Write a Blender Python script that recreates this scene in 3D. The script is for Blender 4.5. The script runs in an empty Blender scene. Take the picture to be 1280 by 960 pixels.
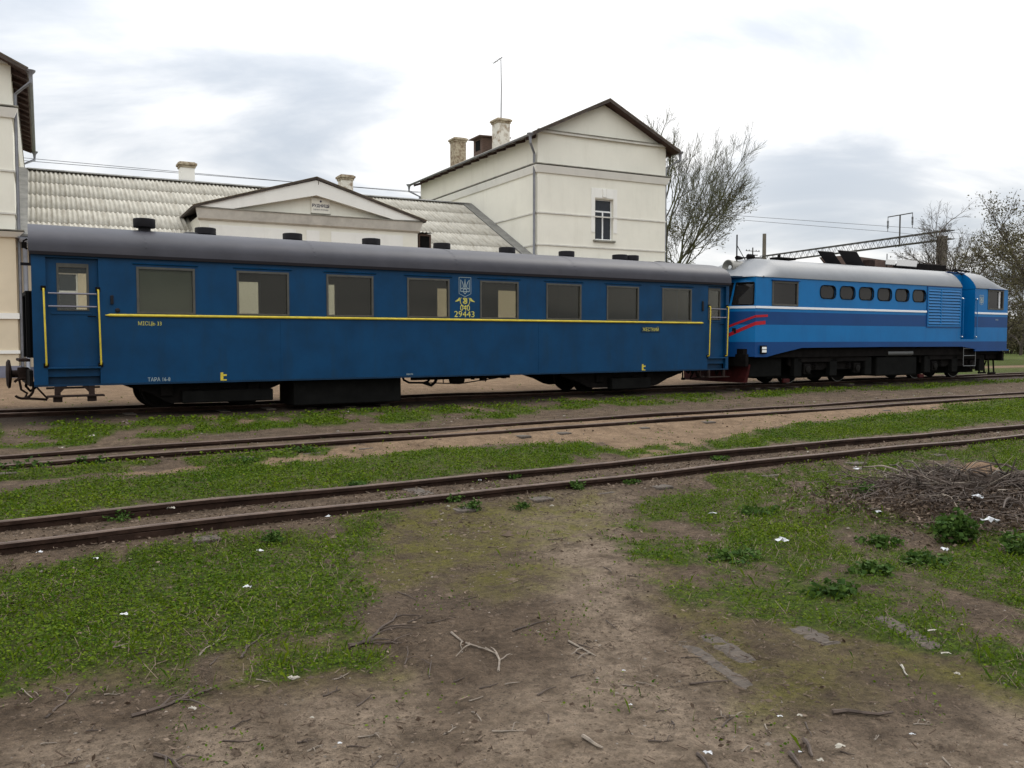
import bpy, bmesh, math, random
import numpy as np
from mathutils import Vector, Matrix, Euler

random.seed(7); RNG = np.random.default_rng(7)
scene = bpy.context.scene
COL = scene.collection

# ------------------------------------------------------------------ camera
FPX, CX, CY = 1100.0, 640.0, 480.0
YAW = math.radians(28.0); PIT = math.atan(56.0 / FPX); CZ = 1.45
cam_d = bpy.data.cameras.new('camera'); cam = bpy.data.objects.new('camera', cam_d); COL.objects.link(cam)
cam.location = (0, 0, CZ)
cam.rotation_euler = (math.pi / 2 - PIT, 0, -YAW)
cam_d.sensor_width = 36.0; cam_d.lens = 36.0 * FPX / 1280.0
cam_d.clip_start = 0.05; cam_d.clip_end = 3000
scene.camera = cam
scene.render.resolution_x = 1024; scene.render.resolution_y = 768

# ------------------------------------------------------------------ sky, sun, exposure
SUN_AZ, SUN_EL = math.radians(70.0), math.radians(50.0)      # azimuth from +Y towards +X : behind and right of the train
world = bpy.data.worlds.new('World'); scene.world = world; world.use_nodes = True
wt = world.node_tree; wt.nodes.clear()
def wn(t, **k):
    n = wt.nodes.new(t)
    for a, v in k.items(): setattr(n, a, v)
    return n
def wmath(op, a, b=None, clamp=False):
    n = wn('ShaderNodeMath', operation=op); n.use_clamp = clamp
    for i, v in enumerate((a, b)):
        if v is None: continue
        if isinstance(v, (int, float)): n.inputs[i].default_value = v
        else: wt.links.new(v, n.inputs[i])
    return n.outputs[0]
wout = wn('ShaderNodeOutputWorld'); wbg = wn('ShaderNodeBackground')
sky = wn('ShaderNodeTexSky'); sky.sky_type = 'NISHITA'; sky.sun_disc = False
sky.sun_elevation = SUN_EL; sky.sun_rotation = SUN_AZ
sky.air_density = 1.0; sky.dust_density = 2.0
tc = wn('ShaderNodeTexCoord'); sep = wn('ShaderNodeSeparateXYZ'); wt.links.new(tc.outputs['Generated'], sep.inputs[0])
zc = wmath('MAXIMUM', sep.outputs['Z'], 0.0)
den = wmath('ADD', zc, 0.16)
cmb = wn('ShaderNodeCombineXYZ')
wt.links.new(wmath('DIVIDE', sep.outputs['X'], den), cmb.inputs[0])
wt.links.new(wmath('DIVIDE', sep.outputs['Y'], den), cmb.inputs[1])
def wnoise(scale, det, off, dist=0.0, sc=(1, 1, 1)):
    mp = wn('ShaderNodeMapping'); mp.inputs['Location'].default_value = off; mp.inputs['Scale'].default_value = sc
    mp.inputs['Rotation'].default_value = (0, 0, math.radians(30))
    wt.links.new(cmb.outputs[0], mp.inputs['Vector'])
    n = wn('ShaderNodeTexNoise'); n.inputs['Scale'].default_value = scale; n.inputs['Detail'].default_value = det
    n.inputs['Roughness'].default_value = 0.55; n.inputs['Distortion'].default_value = dist
    wt.links.new(mp.outputs[0], n.inputs['Vector']); return n.outputs['Fac']
def wramp(fac, lo, hi, a=0.0, b=1.0):
    n = wn('ShaderNodeMapRange'); n.interpolation_type = 'SMOOTHSTEP'
    n.inputs['From Min'].default_value = lo; n.inputs['From Max'].default_value = hi
    n.inputs['To Min'].default_value = a; n.inputs['To Max'].default_value = b
    wt.links.new(fac, n.inputs['Value']); return n.outputs[0]
big = wramp(wnoise(0.33, 3, (0.3, 0.7, 0), 0.3), 0.33, 0.67)           # large bright / dull areas
fine = wramp(wnoise(1.1, 7, (1.4, 0.2, 0), 0.5), 0.32, 0.70)           # streaks inside them
cloud = wmath('ADD', wmath('MULTIPLY', big, 0.55), wmath('MULTIPLY', fine, 0.45))
mixc = wn('ShaderNodeMix', data_type='RGBA')
mixc.inputs[6].default_value = (0.47, 0.515, 0.575, 1); mixc.inputs[7].default_value = (1.0, 0.985, 0.965, 1)
wt.links.new(wramp(cloud, 0.12, 0.72), mixc.inputs[0])
# an overcast sky is brighter overhead than near the horizon
lum = wmath('ADD', wmath('ADD', wmath('MULTIPLY', wmath('MULTIPLY', zc, zc), 1.95), wmath('MULTIPLY', zc, 0.12)), 0.63)
sc1 = wn('ShaderNodeVectorMath', operation='SCALE'); wt.links.new(mixc.outputs[2], sc1.inputs[0]); wt.links.new(lum, sc1.inputs['Scale'])
sc2 = wn('ShaderNodeVectorMath', operation='SCALE'); wt.links.new(sky.outputs[0], sc2.inputs[0]); sc2.inputs['Scale'].default_value = 0.07
mixs = wn('ShaderNodeMix', data_type='RGBA'); mixs.inputs[0].default_value = 0.88
wt.links.new(sc2.outputs[0], mixs.inputs[6]); wt.links.new(sc1.outputs[0], mixs.inputs[7])
wt.links.new(mixs.outputs[2], wbg.inputs['Color']); wbg.inputs['Strength'].default_value = 1.0
wt.links.new(wbg.outputs[0], wout.inputs[0])
sun_d = bpy.data.lights.new('sun', 'SUN'); sun = bpy.data.objects.new('sun', sun_d); COL.objects.link(sun)
sun_d.energy = 0.8; sun_d.angle = math.radians(30); sun_d.color = (1.0, 0.95, 0.87)
sdir = Vector((math.sin(SUN_AZ) * math.cos(SUN_EL), math.cos(SUN_AZ) * math.cos(SUN_EL), math.sin(SUN_EL)))
sun.rotation_euler = (-sdir).to_track_quat('-Z', 'Y').to_euler()
sun.location = (20, 20, 40)
vs = scene.view_settings; vs.view_transform = 'Standard'; vs.look = 'None'; vs.exposure = 0.85; vs.gamma = 1.0; vs.use_curve_mapping = False

# ------------------------------------------------------------------ pixel -> direction helpers (distance always from a plane)
_cy, _sy, _cp, _sp = math.cos(YAW), math.sin(YAW), math.cos(PIT), math.sin(PIT)
_fw = Vector((_sy * _cp, _cy * _cp, -_sp)); _rt = Vector((_cy, -_sy, 0)); _up = Vector((_sy * _sp, _cy * _sp, _cp))
def ray(px, py): return _fw + _rt * ((px - CX) / FPX) - _up * ((py - CY) / FPX)
def onY(px, py, Y): r = ray(px, py); k = Y / r.y; return Vector((r.x * k, Y, CZ + r.z * k))
def onZ(px, py, Z=0.0): r = ray(px, py); k = (Z - CZ) / r.z; return Vector((r.x * k, r.y * k, Z))

# ------------------------------------------------------------------ materials
M = {}
def mat(name, col, rough=0.6, var=0.0, scale=4.0, bump=0.0, bscale=None, metal=0.0, col2=None, stretch=(1, 1, 1), detail=6, spec=0.5, lo=0.35, hi=0.65):
    m = bpy.data.materials.new(name); m.use_nodes = True; nt = m.node_tree; b = nt.nodes['Principled BSDF']
    b.inputs['Roughness'].default_value = rough; b.inputs['Metallic'].default_value = metal
    b.inputs['Specular IOR Level'].default_value = spec
    b.inputs['Base Color'].default_value = (*col, 1)
    if var or col2 or bump:
        t = nt.nodes.new('ShaderNodeTexCoord'); mp = nt.nodes.new('ShaderNodeMapping'); mp.inputs['Scale'].default_value = stretch
        nt.links.new(t.outputs['Object'], mp.inputs[0])
    if var or col2:
        n = nt.nodes.new('ShaderNodeTexNoise'); n.inputs['Scale'].default_value = scale; n.inputs['Detail'].default_value = detail; n.inputs['Roughness'].default_value = 0.62
        nt.links.new(mp.outputs[0], n.inputs[0])
        r = nt.nodes.new('ShaderNodeValToRGB'); r.color_ramp.elements[0].position = lo; r.color_ramp.elements[1].position = hi
        c2 = col2 if col2 else tuple(c * (1 + var) for c in col)
        c1 = col if col2 else tuple(c * (1 - var) for c in col)
        r.color_ramp.elements[0].color = (*c1, 1); r.color_ramp.elements[1].color = (*c2, 1)
        nt.links.new(n.outputs['Fac'], r.inputs[0]); nt.links.new(r.outputs[0], b.inputs['Base Color'])
    if bump:
        n2 = nt.nodes.new('ShaderNodeTexNoise'); n2.inputs['Scale'].default_value = bscale or scale * 3; n2.inputs['Detail'].default_value = 5
        nt.links.new(mp.outputs[0], n2.inputs[0])
        bp = nt.nodes.new('ShaderNodeBump'); bp.inputs['Strength'].default_value = bump; bp.inputs['Distance'].default_value = 0.02
        nt.links.new(n2.outputs['Fac'], bp.inputs['Height']); nt.links.new(bp.outputs[0], b.inputs['Normal'])
    M[name] = m; return m
def weather(name, streak_col, amount=0.5, scale=(6, 6, 0.7), lo=0.5, hi=0.75):
    """stains with a shape of their own (vertical runs) mixed over a material's colour"""
    m = M[name]; nt = m.node_tree; b = nt.nodes['Principled BSDF']
    t = nt.nodes.new('ShaderNodeTexCoord'); mp = nt.nodes.new('ShaderNodeMapping'); mp.inputs['Scale'].default_value = scale
    nt.links.new(t.outputs['Object'], mp.inputs[0])
    n = nt.nodes.new('ShaderNodeTexNoise'); n.inputs['Scale'].default_value = 1.0; n.inputs['Detail'].default_value = 7; n.inputs['Roughness'].default_value = 0.65
    nt.links.new(mp.outputs[0], n.inputs[0])
    r = nt.nodes.new('ShaderNodeMapRange'); r.inputs['From Min'].default_value = lo; r.inputs['From Max'].default_value = hi; r.inputs['To Max'].default_value = amount
    nt.links.new(n.outputs['Fac'], r.inputs['Value'])
    mx = nt.nodes.new('ShaderNodeMix'); mx.data_type = 'RGBA'; mx.inputs[7].default_value = (*streak_col, 1)
    src = b.inputs['Base Color']
    if src.links: nt.links.new(src.links[0].from_socket, mx.inputs[6])
    else: mx.inputs[6].default_value = src.default_value
    nt.links.new(r.outputs[0], mx.inputs[0]); nt.links.new(mx.outputs[2], b.inputs['Base Color'])

mat('coach_blue', (0.0015, 0.037, 0.098), 0.42, spec=0.16, var=0.16, scale=1.6, bump=0.10, bscale=3.0); weather('coach_blue', (0.008, 0.028, 0.055), 0.5, (5, 5, 0.8))
mat('coach_blue_dark', (0.004, 0.024, 0.055), 0.5, spec=0.16, var=0.2, scale=3)
mat('coach_roof', (0.034, 0.033, 0.040), 0.5, spec=0.25, var=0.18, scale=1.2, bump=0.15, bscale=2.5); weather('coach_roof', (0.05, 0.045, 0.05), 0.5, (1.2, 5, 5))
mat('gutter_dark', (0.012, 0.010, 0.012), 0.7, spec=0.15)
mat('yellow', (0.55, 0.42, 0.03), 0.5, var=0.15, scale=9)
mat('yellow_letter', (0.50, 0.45, 0.08), 0.6, var=0.2, scale=30)
mat('pale_letter', (0.30, 0.36, 0.36), 0.6)
mat('frame_grey', (0.055, 0.052, 0.042), 0.6, var=0.2, scale=8)
mat('bar_grey', (0.17, 0.16, 0.19), 0.45)
mat('interior', (0.042, 0.038, 0.028), 0.85, spec=0.1, var=0.1, scale=3)
mat('interior_dark', (0.05, 0.045, 0.04), 0.8)
mat('blind', (0.20, 0.235, 0.20), 0.55, var=0.06, scale=2)
mat('black_iron', (0.0065, 0.0055, 0.005), 0.85, spec=0.08, var=0.4, scale=6, bump=0.2)
mat('black_box', (0.006, 0.006, 0.0055), 0.85, spec=0.08, var=0.3, scale=5)
mat('rusty_iron', (0.024, 0.015, 0.012), 0.8, spec=0.12, var=0.4, scale=10, bump=0.3)
mat('vent_black', (0.010, 0.009, 0.011), 0.6, spec=0.2, var=0.3, scale=8)
mat('wheel_steel', (0.008, 0.007, 0.006), 0.7, spec=0.1, var=0.3, scale=9)
mat('tread_steel', (0.16, 0.155, 0.145), 0.5, metal=0.5)
mat('loco_light', (0.001, 0.122, 0.325), 0.33, spec=0.2, var=0.07, scale=1.3, bump=0.05, bscale=2.5); weather('loco_light', (0.01, 0.07, 0.2), 0.35, (4, 4, 0.8))
mat('loco_dark', (0.001, 0.042, 0.155), 0.33, spec=0.2, var=0.08, scale=1.5)
mat('loco_white', (0.72, 0.73, 0.74), 0.4)
mat('loco_roof', (0.115, 0.121, 0.128), 0.5, var=0.10, scale=1.0, bump=0.06, bscale=2); weather('loco_roof', (0.14, 0.135, 0.125), 0.6, (0.8, 2, 2), 0.52, 0.72)
mat('loco_red', (0.36, 0.008, 0.018), 0.45, spec=0.2)
mat('plow_red', (0.042, 0.006, 0.006), 0.7, spec=0.15, var=0.4, scale=7)
mat('lamp_grey', (0.20, 0.19, 0.165), 0.5, var=0.15, scale=6)
mat('chrome', (0.7, 0.7, 0.68), 0.15, metal=1.0)
mat('lens', (0.75, 0.76, 0.74), 0.08, spec=0.8)
mat('tank_grey', (0.09, 0.092, 0.09), 0.5)
mat('wall_cream', (0.71, 0.685, 0.59), 0.9, var=0.035, scale=0.9, bump=0.12, bscale=7); weather('wall_cream', (0.50, 0.47, 0.38), 0.35, (2.2, 2.2, 0.35), 0.52, 0.78)
mat('wall_white', (0.73, 0.715, 0.66), 0.9, var=0.03, scale=1.2, bump=0.1, bscale=8); weather('wall_white', (0.50, 0.48, 0.42), 0.35, (2.6, 2.6, 0.5), 0.52, 0.78)
mat('wall_peach', (0.60, 0.51, 0.37), 0.9, var=0.05, scale=1.2, bump=0.1, bscale=8)
mat('string_grey', (0.55, 0.53, 0.475), 0.9, var=0.12, scale=2.5, bump=0.15)
mat('lead_dark', (0.20, 0.19, 0.155), 0.8, var=0.3, scale=4)
mat('plinth', (0.16, 0.16, 0.20), 0.9, var=0.15, scale=2)
mat('asbestos', (0.43, 0.405, 0.345), 0.95, var=0.13, scale=2.2, bump=0.15); weather('asbestos', (0.16, 0.13, 0.085), 0.75, (5, 0.55, 0.55), 0.48, 0.72)
mat('roof_edge', (0.06, 0.045, 0.036), 0.85, var=0.3, scale=5)
mat('soffit', (0.05, 0.024, 0.019), 0.8, var=0.3, scale=4)
mat('flash_grey', (0.17, 0.165, 0.15), 0.8, var=0.25, scale=3)
mat('pipe_grey', (0.20, 0.205, 0.225), 0.45, var=0.15, scale=4, metal=0.2)
mat('brick_old', (0.58, 0.55, 0.48), 0.95, col2=(0.25, 0.19, 0.13), scale=5, bump=0.5, bscale=9, lo=0.48, hi=0.66)
mat('brick_worn', (0.36, 0.31, 0.22), 0.95, col2=(0.17, 0.12, 0.075), scale=7, bump=0.7, bscale=10, lo=0.42, hi=0.6)
mat('window_white', (0.72, 0.72, 0.70), 0.5)
mat('wood_brown', (0.09, 0.055, 0.04), 0.85, var=0.3, scale=6, stretch=(1, 1, 6))
mat('sign_board', (0.66, 0.63, 0.54), 0.6, var=0.05, scale=6)
mat('sign_ink', (0.03, 0.028, 0.06), 0.6)
mat('antenna_metal', (0.18, 0.18, 0.18), 0.5, metal=0.5)
mat('gantry_steel', (0.05, 0.045, 0.04), 0.7, var=0.2, scale=3)
mat('concrete_mast', (0.13, 0.11, 0.085), 0.9, var=0.2, scale=2)
mat('wire', (0.03, 0.03, 0.035), 0.6)
mat('rail_rust', (0.026, 0.0145, 0.010), 0.85, spec=0.12, var=0.4, scale=7, bump=0.4, bscale=25)
mat('rail_top', (0.10, 0.07, 0.054), 0.55, spec=0.2, var=0.3, scale=6, metal=0.2)
mat('sleeper_wood', (0.062, 0.048, 0.036), 0.95, var=0.45, scale=5, bump=0.6, bscale=12, stretch=(6, 1, 6))
mat('old_plank', (0.060, 0.046, 0.034), 0.95, var=0.4, scale=5, bump=0.6, bscale=10, stretch=(1, 8, 8))
mat('bark', (0.060, 0.047, 0.036), 0.95, var=0.4, scale=5, bump=0.5, stretch=(1, 1, 0.4))
mat('bark_moss', (0.05, 0.046, 0.026), 0.95, col2=(0.075, 0.08, 0.02), scale=2, bump=0.5, lo=0.45, hi=0.6)
mat('twig_bark', (0.062, 0.044, 0.033), 0.9, var=0.4, scale=9, bump=0.4)
mat('twig_pale', (0.19, 0.155, 0.12), 0.9, var=0.3, scale=14, bump=0.4)
mat('stump_cut', (0.15, 0.10, 0.062), 0.95, spec=0.1, col2=(0.08, 0.045, 0.025), scale=6, bump=0.6, lo=0.4, hi=0.68)
mat('paper', (0.45, 0.455, 0.46), 0.7, var=0.08, scale=20)
mat('bone_white', (0.28, 0.255, 0.21), 0.8, var=0.15, scale=20)
mat('pebble', (0.17, 0.145, 0.12), 0.95, var=0.5, scale=0.8, spec=0.1)
mat('soil_crumb', (0.085, 0.063, 0.046), 0.95, var=0.5, scale=3, spec=0.05)
mat('rubber', (0.006, 0.006, 0.006), 0.9, spec=0.1)

def glass(name, tint, dirt, dirtcol, rough=0.04):
    m = bpy.data.materials.new(name); m.use_nodes = True; nt = m.node_tree; nt.nodes.clear()
    o = nt.nodes.new('ShaderNodeOutputMaterial'); t = nt.nodes.new('ShaderNodeBsdfTransparent'); t.inputs[0].default_value = (*tint, 1)
    g = nt.nodes.new('ShaderNodeBsdfGlossy'); g.inputs['Roughness'].default_value = rough
    d = nt.nodes.new('ShaderNodeBsdfDiffuse'); d.inputs[0].default_value = (*dirtcol, 1)
    f = nt.nodes.new('ShaderNodeFresnel'); f.inputs[0].default_value = 1.33
    a = nt.nodes.new('ShaderNodeMixShader'); a.inputs[0].default_value = dirt
    nt.links.new(t.outputs[0], a.inputs[1]); nt.links.new(d.outputs[0], a.inputs[2])
    b = nt.nodes.new('ShaderNodeMixShader'); nt.links.new(f.outputs[0], b.inputs[0]); nt.links.new(a.outputs[0], b.inputs[1]); nt.links.new(g.outputs[0], b.inputs[2])
    nt.links.new(b.outputs[0], o.inputs[0]); M[name] = m
glass('coach_glass', (0.80, 0.80, 0.74), 0.13, (0.085, 0.08, 0.062))
glass('door_glass', (0.94, 0.94, 0.90), 0.05, (0.4, 0.4, 0.35))
glass('loco_glass', (0.22, 0.22, 0.22), 0.30, (0.05, 0.045, 0.04))
glass('house_glass', (0.12, 0.13, 0.15), 0.4, (0.05, 0.06, 0.075))

def leafmat(name, c1, c2, trans=0.25):
    m = bpy.data.materials.new(name); m.use_nodes = True; nt = m.node_tree; b = nt.nodes['Principled BSDF']
    a = nt.nodes.new('ShaderNodeAttribute'); a.attribute_name = 'tint'
    mx = nt.nodes.new('ShaderNodeMix'); mx.data_type = 'RGBA'; mx.inputs[6].default_value = (*c1, 1); mx.inputs[7].default_value = (*c2, 1)
    nt.links.new(a.outputs['Fac'], mx.inputs[0]); nt.links.new(mx.outputs[2], b.inputs['Base Color'])
    b.inputs['Roughness'].default_value = 0.75; b.inputs['Specular IOR Level'].default_value = 0.1
    tr = nt.nodes.new('ShaderNodeBsdfTranslucent'); nt.links.new(mx.outputs[2], tr.inputs[0])
    ms = nt.nodes.new('ShaderNodeMixShader'); ms.inputs[0].default_value = trans
    out = nt.nodes['Material Output']; nt.links.new(b.outputs[0], ms.inputs[1]); nt.links.new(tr.outputs[0], ms.inputs[2]); nt.links.new(ms.outputs[0], out.inputs[0])
    M[name] = m
leafmat('grass_leaf', (0.026, 0.066, 0.002), (0.120, 0.160, 0.006))
leafmat('weed_leaf', (0.022, 0.052, 0.009), (0.060, 0.105, 0.018))
leafmat('dry_leaf', (0.045, 0.029, 0.019), (0.20, 0.15, 0.11), 0.1)
leafmat('tree_leaf', (0.050, 0.048, 0.022), (0.125, 0.110, 0.058), 0.4)

# ------------------------------------------------------------------ mesh builder
class MB:
    def __init__(self): self.v = []; self.f = []; self.m = []
    def add(self, vs, fs, mi=0):
        o = len(self.v); self.v += [tuple(p) for p in vs]; self.f += [tuple(i + o for i in f) for f in fs]; self.m += [mi] * len(fs); return self
    def box(self, a, b, mi=0):
        x0, y0, z0 = a; x1, y1, z1 = b
        return self.add([(x0, y0, z0), (x1, y0, z0), (x1, y1, z0), (x0, y1, z0), (x0, y0, z1), (x1, y0, z1), (x1, y1, z1), (x0, y1, z1)],
                 [(0, 3, 2, 1), (4, 5, 6, 7), (0, 1, 5, 4), (1, 2, 6, 5), (2, 3, 7, 6), (3, 0, 4, 7)], mi)
    def quad(self, a, b, c, d, mi=0): return self.add([a, b, c, d], [(0, 1, 2, 3)], mi)
    def bevbox(self, a, b, r, mi=0):
        bm = bmesh.new(); bmesh.ops.create_cube(bm, size=1)
        for v in bm.verts: v.co = Vector([(a[i] + b[i]) / 2 + v.co[i] * (b[i] - a[i]) for i in range(3)])
        bmesh.ops.bevel(bm, geom=bm.edges[:], offset=r, segments=2, affect='EDGES', profile=0.5)
        bm.verts.index_update(); self.add([v.co[:] for v in bm.verts], [[v.index for v in f.verts] for f in bm.faces], mi); bm.free(); return self
    def tube(self, pts, r, n=6, caps=True, mi=0):
        pts = [Vector(p) for p in pts]; rs = r if isinstance(r, (list, tuple)) else [r] * len(pts)
        vs = []; fs = []; prev = None
        for i, p in enumerate(pts):
            d = (pts[min(i + 1, len(pts) - 1)] - pts[max(i - 1, 0)])
            d = d.normalized() if d.length > 1e-9 else Vector((0, 0, 1))
            if prev is None:
                u = d.cross(Vector((0, 0, 1)));
                if u.length < 0.05: u = d.cross(Vector((1, 0, 0)))
            else: u = prev - d * prev.dot(d)
            u.normalize(); prev = u; w = d.cross(u)
            for k in range(n):
                a = 2 * math.pi * k / n; vs.append(p + (u * math.cos(a) + w * math.sin(a)) * rs[i])
        for i in range(len(pts) - 1):
            for k in range(n):
                a = i * n + k; b = i * n + (k + 1) % n; fs.append((a, b, b + n, a + n))
        if caps:
            fs.append(tuple(reversed(range(n)))); fs.append(tuple(range((len(pts) - 1) * n, len(pts) * n)))
        return self.add(vs, fs, mi)
    def cyl(self, a, b, r, n=16, mi=0): return self.tube([a, b], r, n, True, mi)
    def lathe(self, c, axis, prof, n=20, mi=0):
        """prof: list of (distance along axis, radius)"""
        ax = Vector(axis).normalized(); u = ax.cross(Vector((0, 0, 1)))
        if u.length < 0.05: u = ax.cross(Vector((1, 0, 0)))
        u.normalize(); w = ax.cross(u); c = Vector(c); vs = []; fs = []
        for (d, r) in prof:
            for k in range(n):
                a = 2 * math.pi * k / n; vs.append(c + ax * d + (u * math.cos(a) + w * math.sin(a)) * max(r, 1e-4))
        for i in range(len(prof) - 1):
            for k in range(n):
                a = i * n + k; b = i * n + (k + 1) % n; fs.append((a, b, b + n, a + n))
        fs.append(tuple(reversed(range(n)))); fs.append(tuple(range((len(prof) - 1) * n, len(prof) * n)))
        return self.add(vs, fs, mi)
    def prism(self, poly, axis, a, b, mi=0):
        """poly: 2D points, extruded along axis 0/1/2 from a to b; the 2D coords fill the other axes in order"""
        n = len(poly)
        def P(p, t):
            l = list(p); l.insert(axis, t); return tuple(l)
        vs = [P(p, a) for p in poly] + [P(p, b) for p in poly]
        fs = [tuple(range(n)), tuple(reversed(range(n, 2 * n)))] + [(i, i + n, (i + 1) % n + n, (i + 1) % n) for i in range(n)]
        self.add(vs, fs, mi); return self
    def build(self, name, mats, parent=None, off=(0, 0, 0), smooth=None, fixn=True):
        me = bpy.data.meshes.new(name)
        me.from_pydata([(p[0] - off[0], p[1] - off[1], p[2] - off[2]) for p in self.v], [], self.f)
        for mm in (mats if isinstance(mats, (list, tuple)) else [mats]): me.materials.append(M[mm])
        if isinstance(mats, (list, tuple)): me.polygons.foreach_set('material_index', self.m)
        if fixn:
            bm = bmesh.new(); bm.from_mesh(me); bmesh.ops.remove_doubles(bm, verts=bm.verts[:], dist=1e-5)
            bmesh.ops.recalc_face_normals(bm, faces=bm.faces[:]); bm.to_mesh(me); bm.free()
        if smooth is not None:
            me.polygons.foreach_set('use_smooth', [True] * len(me.polygons))
            try: me.set_sharp_from_angle(angle=math.radians(smooth))
            except Exception: pass
        o = bpy.data.objects.new(name, me); COL.objects.link(o)
        if parent: o.parent = parent
        return o

def mesh_obj(name, me, parent=None, loc=(0, 0, 0), rot=(0, 0, 0), scale=(1, 1, 1)):
    o = bpy.data.objects.new(name, me); COL.objects.link(o); o.location = loc; o.rotation_euler = rot; o.scale = scale
    if parent: o.parent = parent
    return o
def tag(o, label=None, cat=None, group=None, kind=None):
    if label: o['label'] = label
    if cat: o['category'] = cat
    if group: o['group'] = group
    if kind: o['kind'] = kind
    return o
def empty(name, loc, rz=0.0):
    o = bpy.data.objects.new(name, None); COL.objects.link(o); o.location = loc; o.rotation_euler = (0, 0, rz); o.empty_display_size = 0.3; return o
def shift(o, loc):
    """mesh thing built in world coordinates: move its origin to loc"""
    me = o.data; me.transform(Matrix.Translation(-Vector(loc))); o.location = loc; return o

def wall_holes(mb, u0, u1, v0, v1, holes, f, depth, mi=0, rmi=None):
    """flat wall in (u,v) with rectangular holes; f(u,v,d) maps to 3D, d = depth into the wall"""
    us = sorted(set([u0, u1] + [h[0] for h in holes] + [h[1] for h in holes])); vs_ = sorted(set([v0, v1] + [h[2] for h in holes] + [h[3] for h in holes]))
    for i in range(len(us) - 1):
        for j in range(len(vs_) - 1):
            uc, vc = (us[i] + us[i + 1]) / 2, (vs_[j] + vs_[j + 1]) / 2
            if any(h[0] < uc < h[1] and h[2] < vc < h[3] for h in holes): continue
            mb.quad(f(us[i], vs_[j], 0), f(us[i + 1], vs_[j], 0), f(us[i + 1], vs_[j + 1], 0), f(us[i], vs_[j + 1], 0), mi)
    r = mi if rmi is None else rmi
    for (a, b, c, d) in holes:
        mb.quad(f(a, c, 0), f(b, c, 0), f(b, c, depth), f(a, c, depth), r); mb.quad(f(a, d, 0), f(b, d, 0), f(b, d, depth), f(a, d, depth), r)
        mb.quad(f(a, c, 0), f(a, d, 0), f(a, d, depth), f(a, c, depth), r); mb.quad(f(b, c, 0), f(b, d, 0), f(b, d, depth), f(b, c, depth), r)

def text_mesh(name, body, size, mname, parent, loc, rot=(math.pi / 2, 0, 0), sx=1.0, align='CENTER', bold=0.0):
    cu = bpy.data.curves.new(name, 'FONT'); cu.body = body; cu.size = size; cu.align_x = align; cu.align_y = 'CENTER'; cu.offset = bold; cu.resolution_u = 3
    cu.extrude = 0.001
    tmp = bpy.data.objects.new(name + '_tmp', cu); COL.objects.link(tmp)
    bpy.context.view_layer.update(); dg = bpy.context.evaluated_depsgraph_get()
    me = bpy.data.meshes.new_from_object(tmp.evaluated_get(dg)); bpy.data.objects.remove(tmp)
    me.materials.clear(); me.materials.append(M[mname])
    return mesh_obj(name, me, parent, loc, rot, (sx, 1, 1))

# ------------------------------------------------------------------ ground
def smooth01(t): t = np.clip(t, 0, 1); return t * t * (3 - 2 * t)
_ph = RNG.uniform(0, 6.28, (40, 2)); _fr = RNG.uniform(0.5, 1.0, 40); _an = RNG.uniform(0, 6.28, 40)
def vnoise(x, y, f, k0, n=6):
    s = 0
    for k in range(k0, k0 + n):
        c, s_ = math.cos(_an[k]), math.sin(_an[k]); ff = f * (0.6 + _fr[k])
        s = s + np.sin(ff * (c * x + s_ * y) + _ph[k, 0] + 1.5 * np.sin(ff * 0.61 * (-s_ * x + c * y) + _ph[k, 1]))
    return s / n
def _qc(x, a, b, c, lo, hi):
    q = np.clip(x, lo, hi); return a + b * q - c * q * q + (x - q) * (b - 2 * c * q)
def near_c(x): return _qc(x, 6.93, 0.1055, 0.0029, -1.0, 14.0)
def mid_c(x): return _qc(x, 10.57, 0.110, 0.0012, -1.0, 25.0)
TA = math.radians(3.9); T0 = Vector((0.0, 14.95, 0.0))
def train_c(x): return T0.y + 1.15 / math.cos(TA) + math.tan(TA) * x
PILE = (7.05, 4.72)
def gbase(x, y):
    yn = near_c(x); ym = mid_c(x); yt = train_c(x)
    z = 0.09 * smooth01((y - yn - 0.9) / np.maximum(ym - yn - 2.0, 0.5)) + 0.10 * smooth01((y - ym - 0.9) / np.maximum(yt - ym - 2.2, 0.5)) + 0.12 * smooth01((y - yt - 0.5) / 2.0)
    return z + 0.062 * bed(y - yn) + 0.062 * bed(y - ym) + 0.05 * bed(y - yt)
def bed(d): return smooth01((0.95 - np.abs(d)) / 0.45)
def ground_z(x, y):
    x = np.asarray(x, float); y = np.asarray(y, float)
    z = gbase(x, y)
    far = smooth01((y - 17) / 4)
    calm = 1 - 0.7 * np.maximum(bed(y - near_c(x)), np.maximum(bed(y - mid_c(x)), bed(y - train_c(x))))
    z = z + calm * (1 - far) * (0.022 * vnoise(x, y, 1.3, 0) + 0.012 * vnoise(x, y, 4.0, 6) + 0.006 * vnoise(x, y, 11.0, 12) + 0.0045 * vnoise(x, y, 27.0, 16) + 0.003 * vnoise(x, y, 46.0, 22))
    # a little flatter along the tracks
    d = np.hypot((x - PILE[0]) / 1.05, (y - PILE[1]) / 0.95)
    z = z + 0.22 * np.exp(-d * d * 1.5) * (1 + 0.25 * vnoise(x, y, 5.0, 3))
    rut = np.exp(-((y - (2.9 + 0.25 * x)) / 0.22) ** 2); z = z - 0.015 * rut * (1 - far)
    return z
def gz(x, y): return float(ground_z(x, y))

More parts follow.
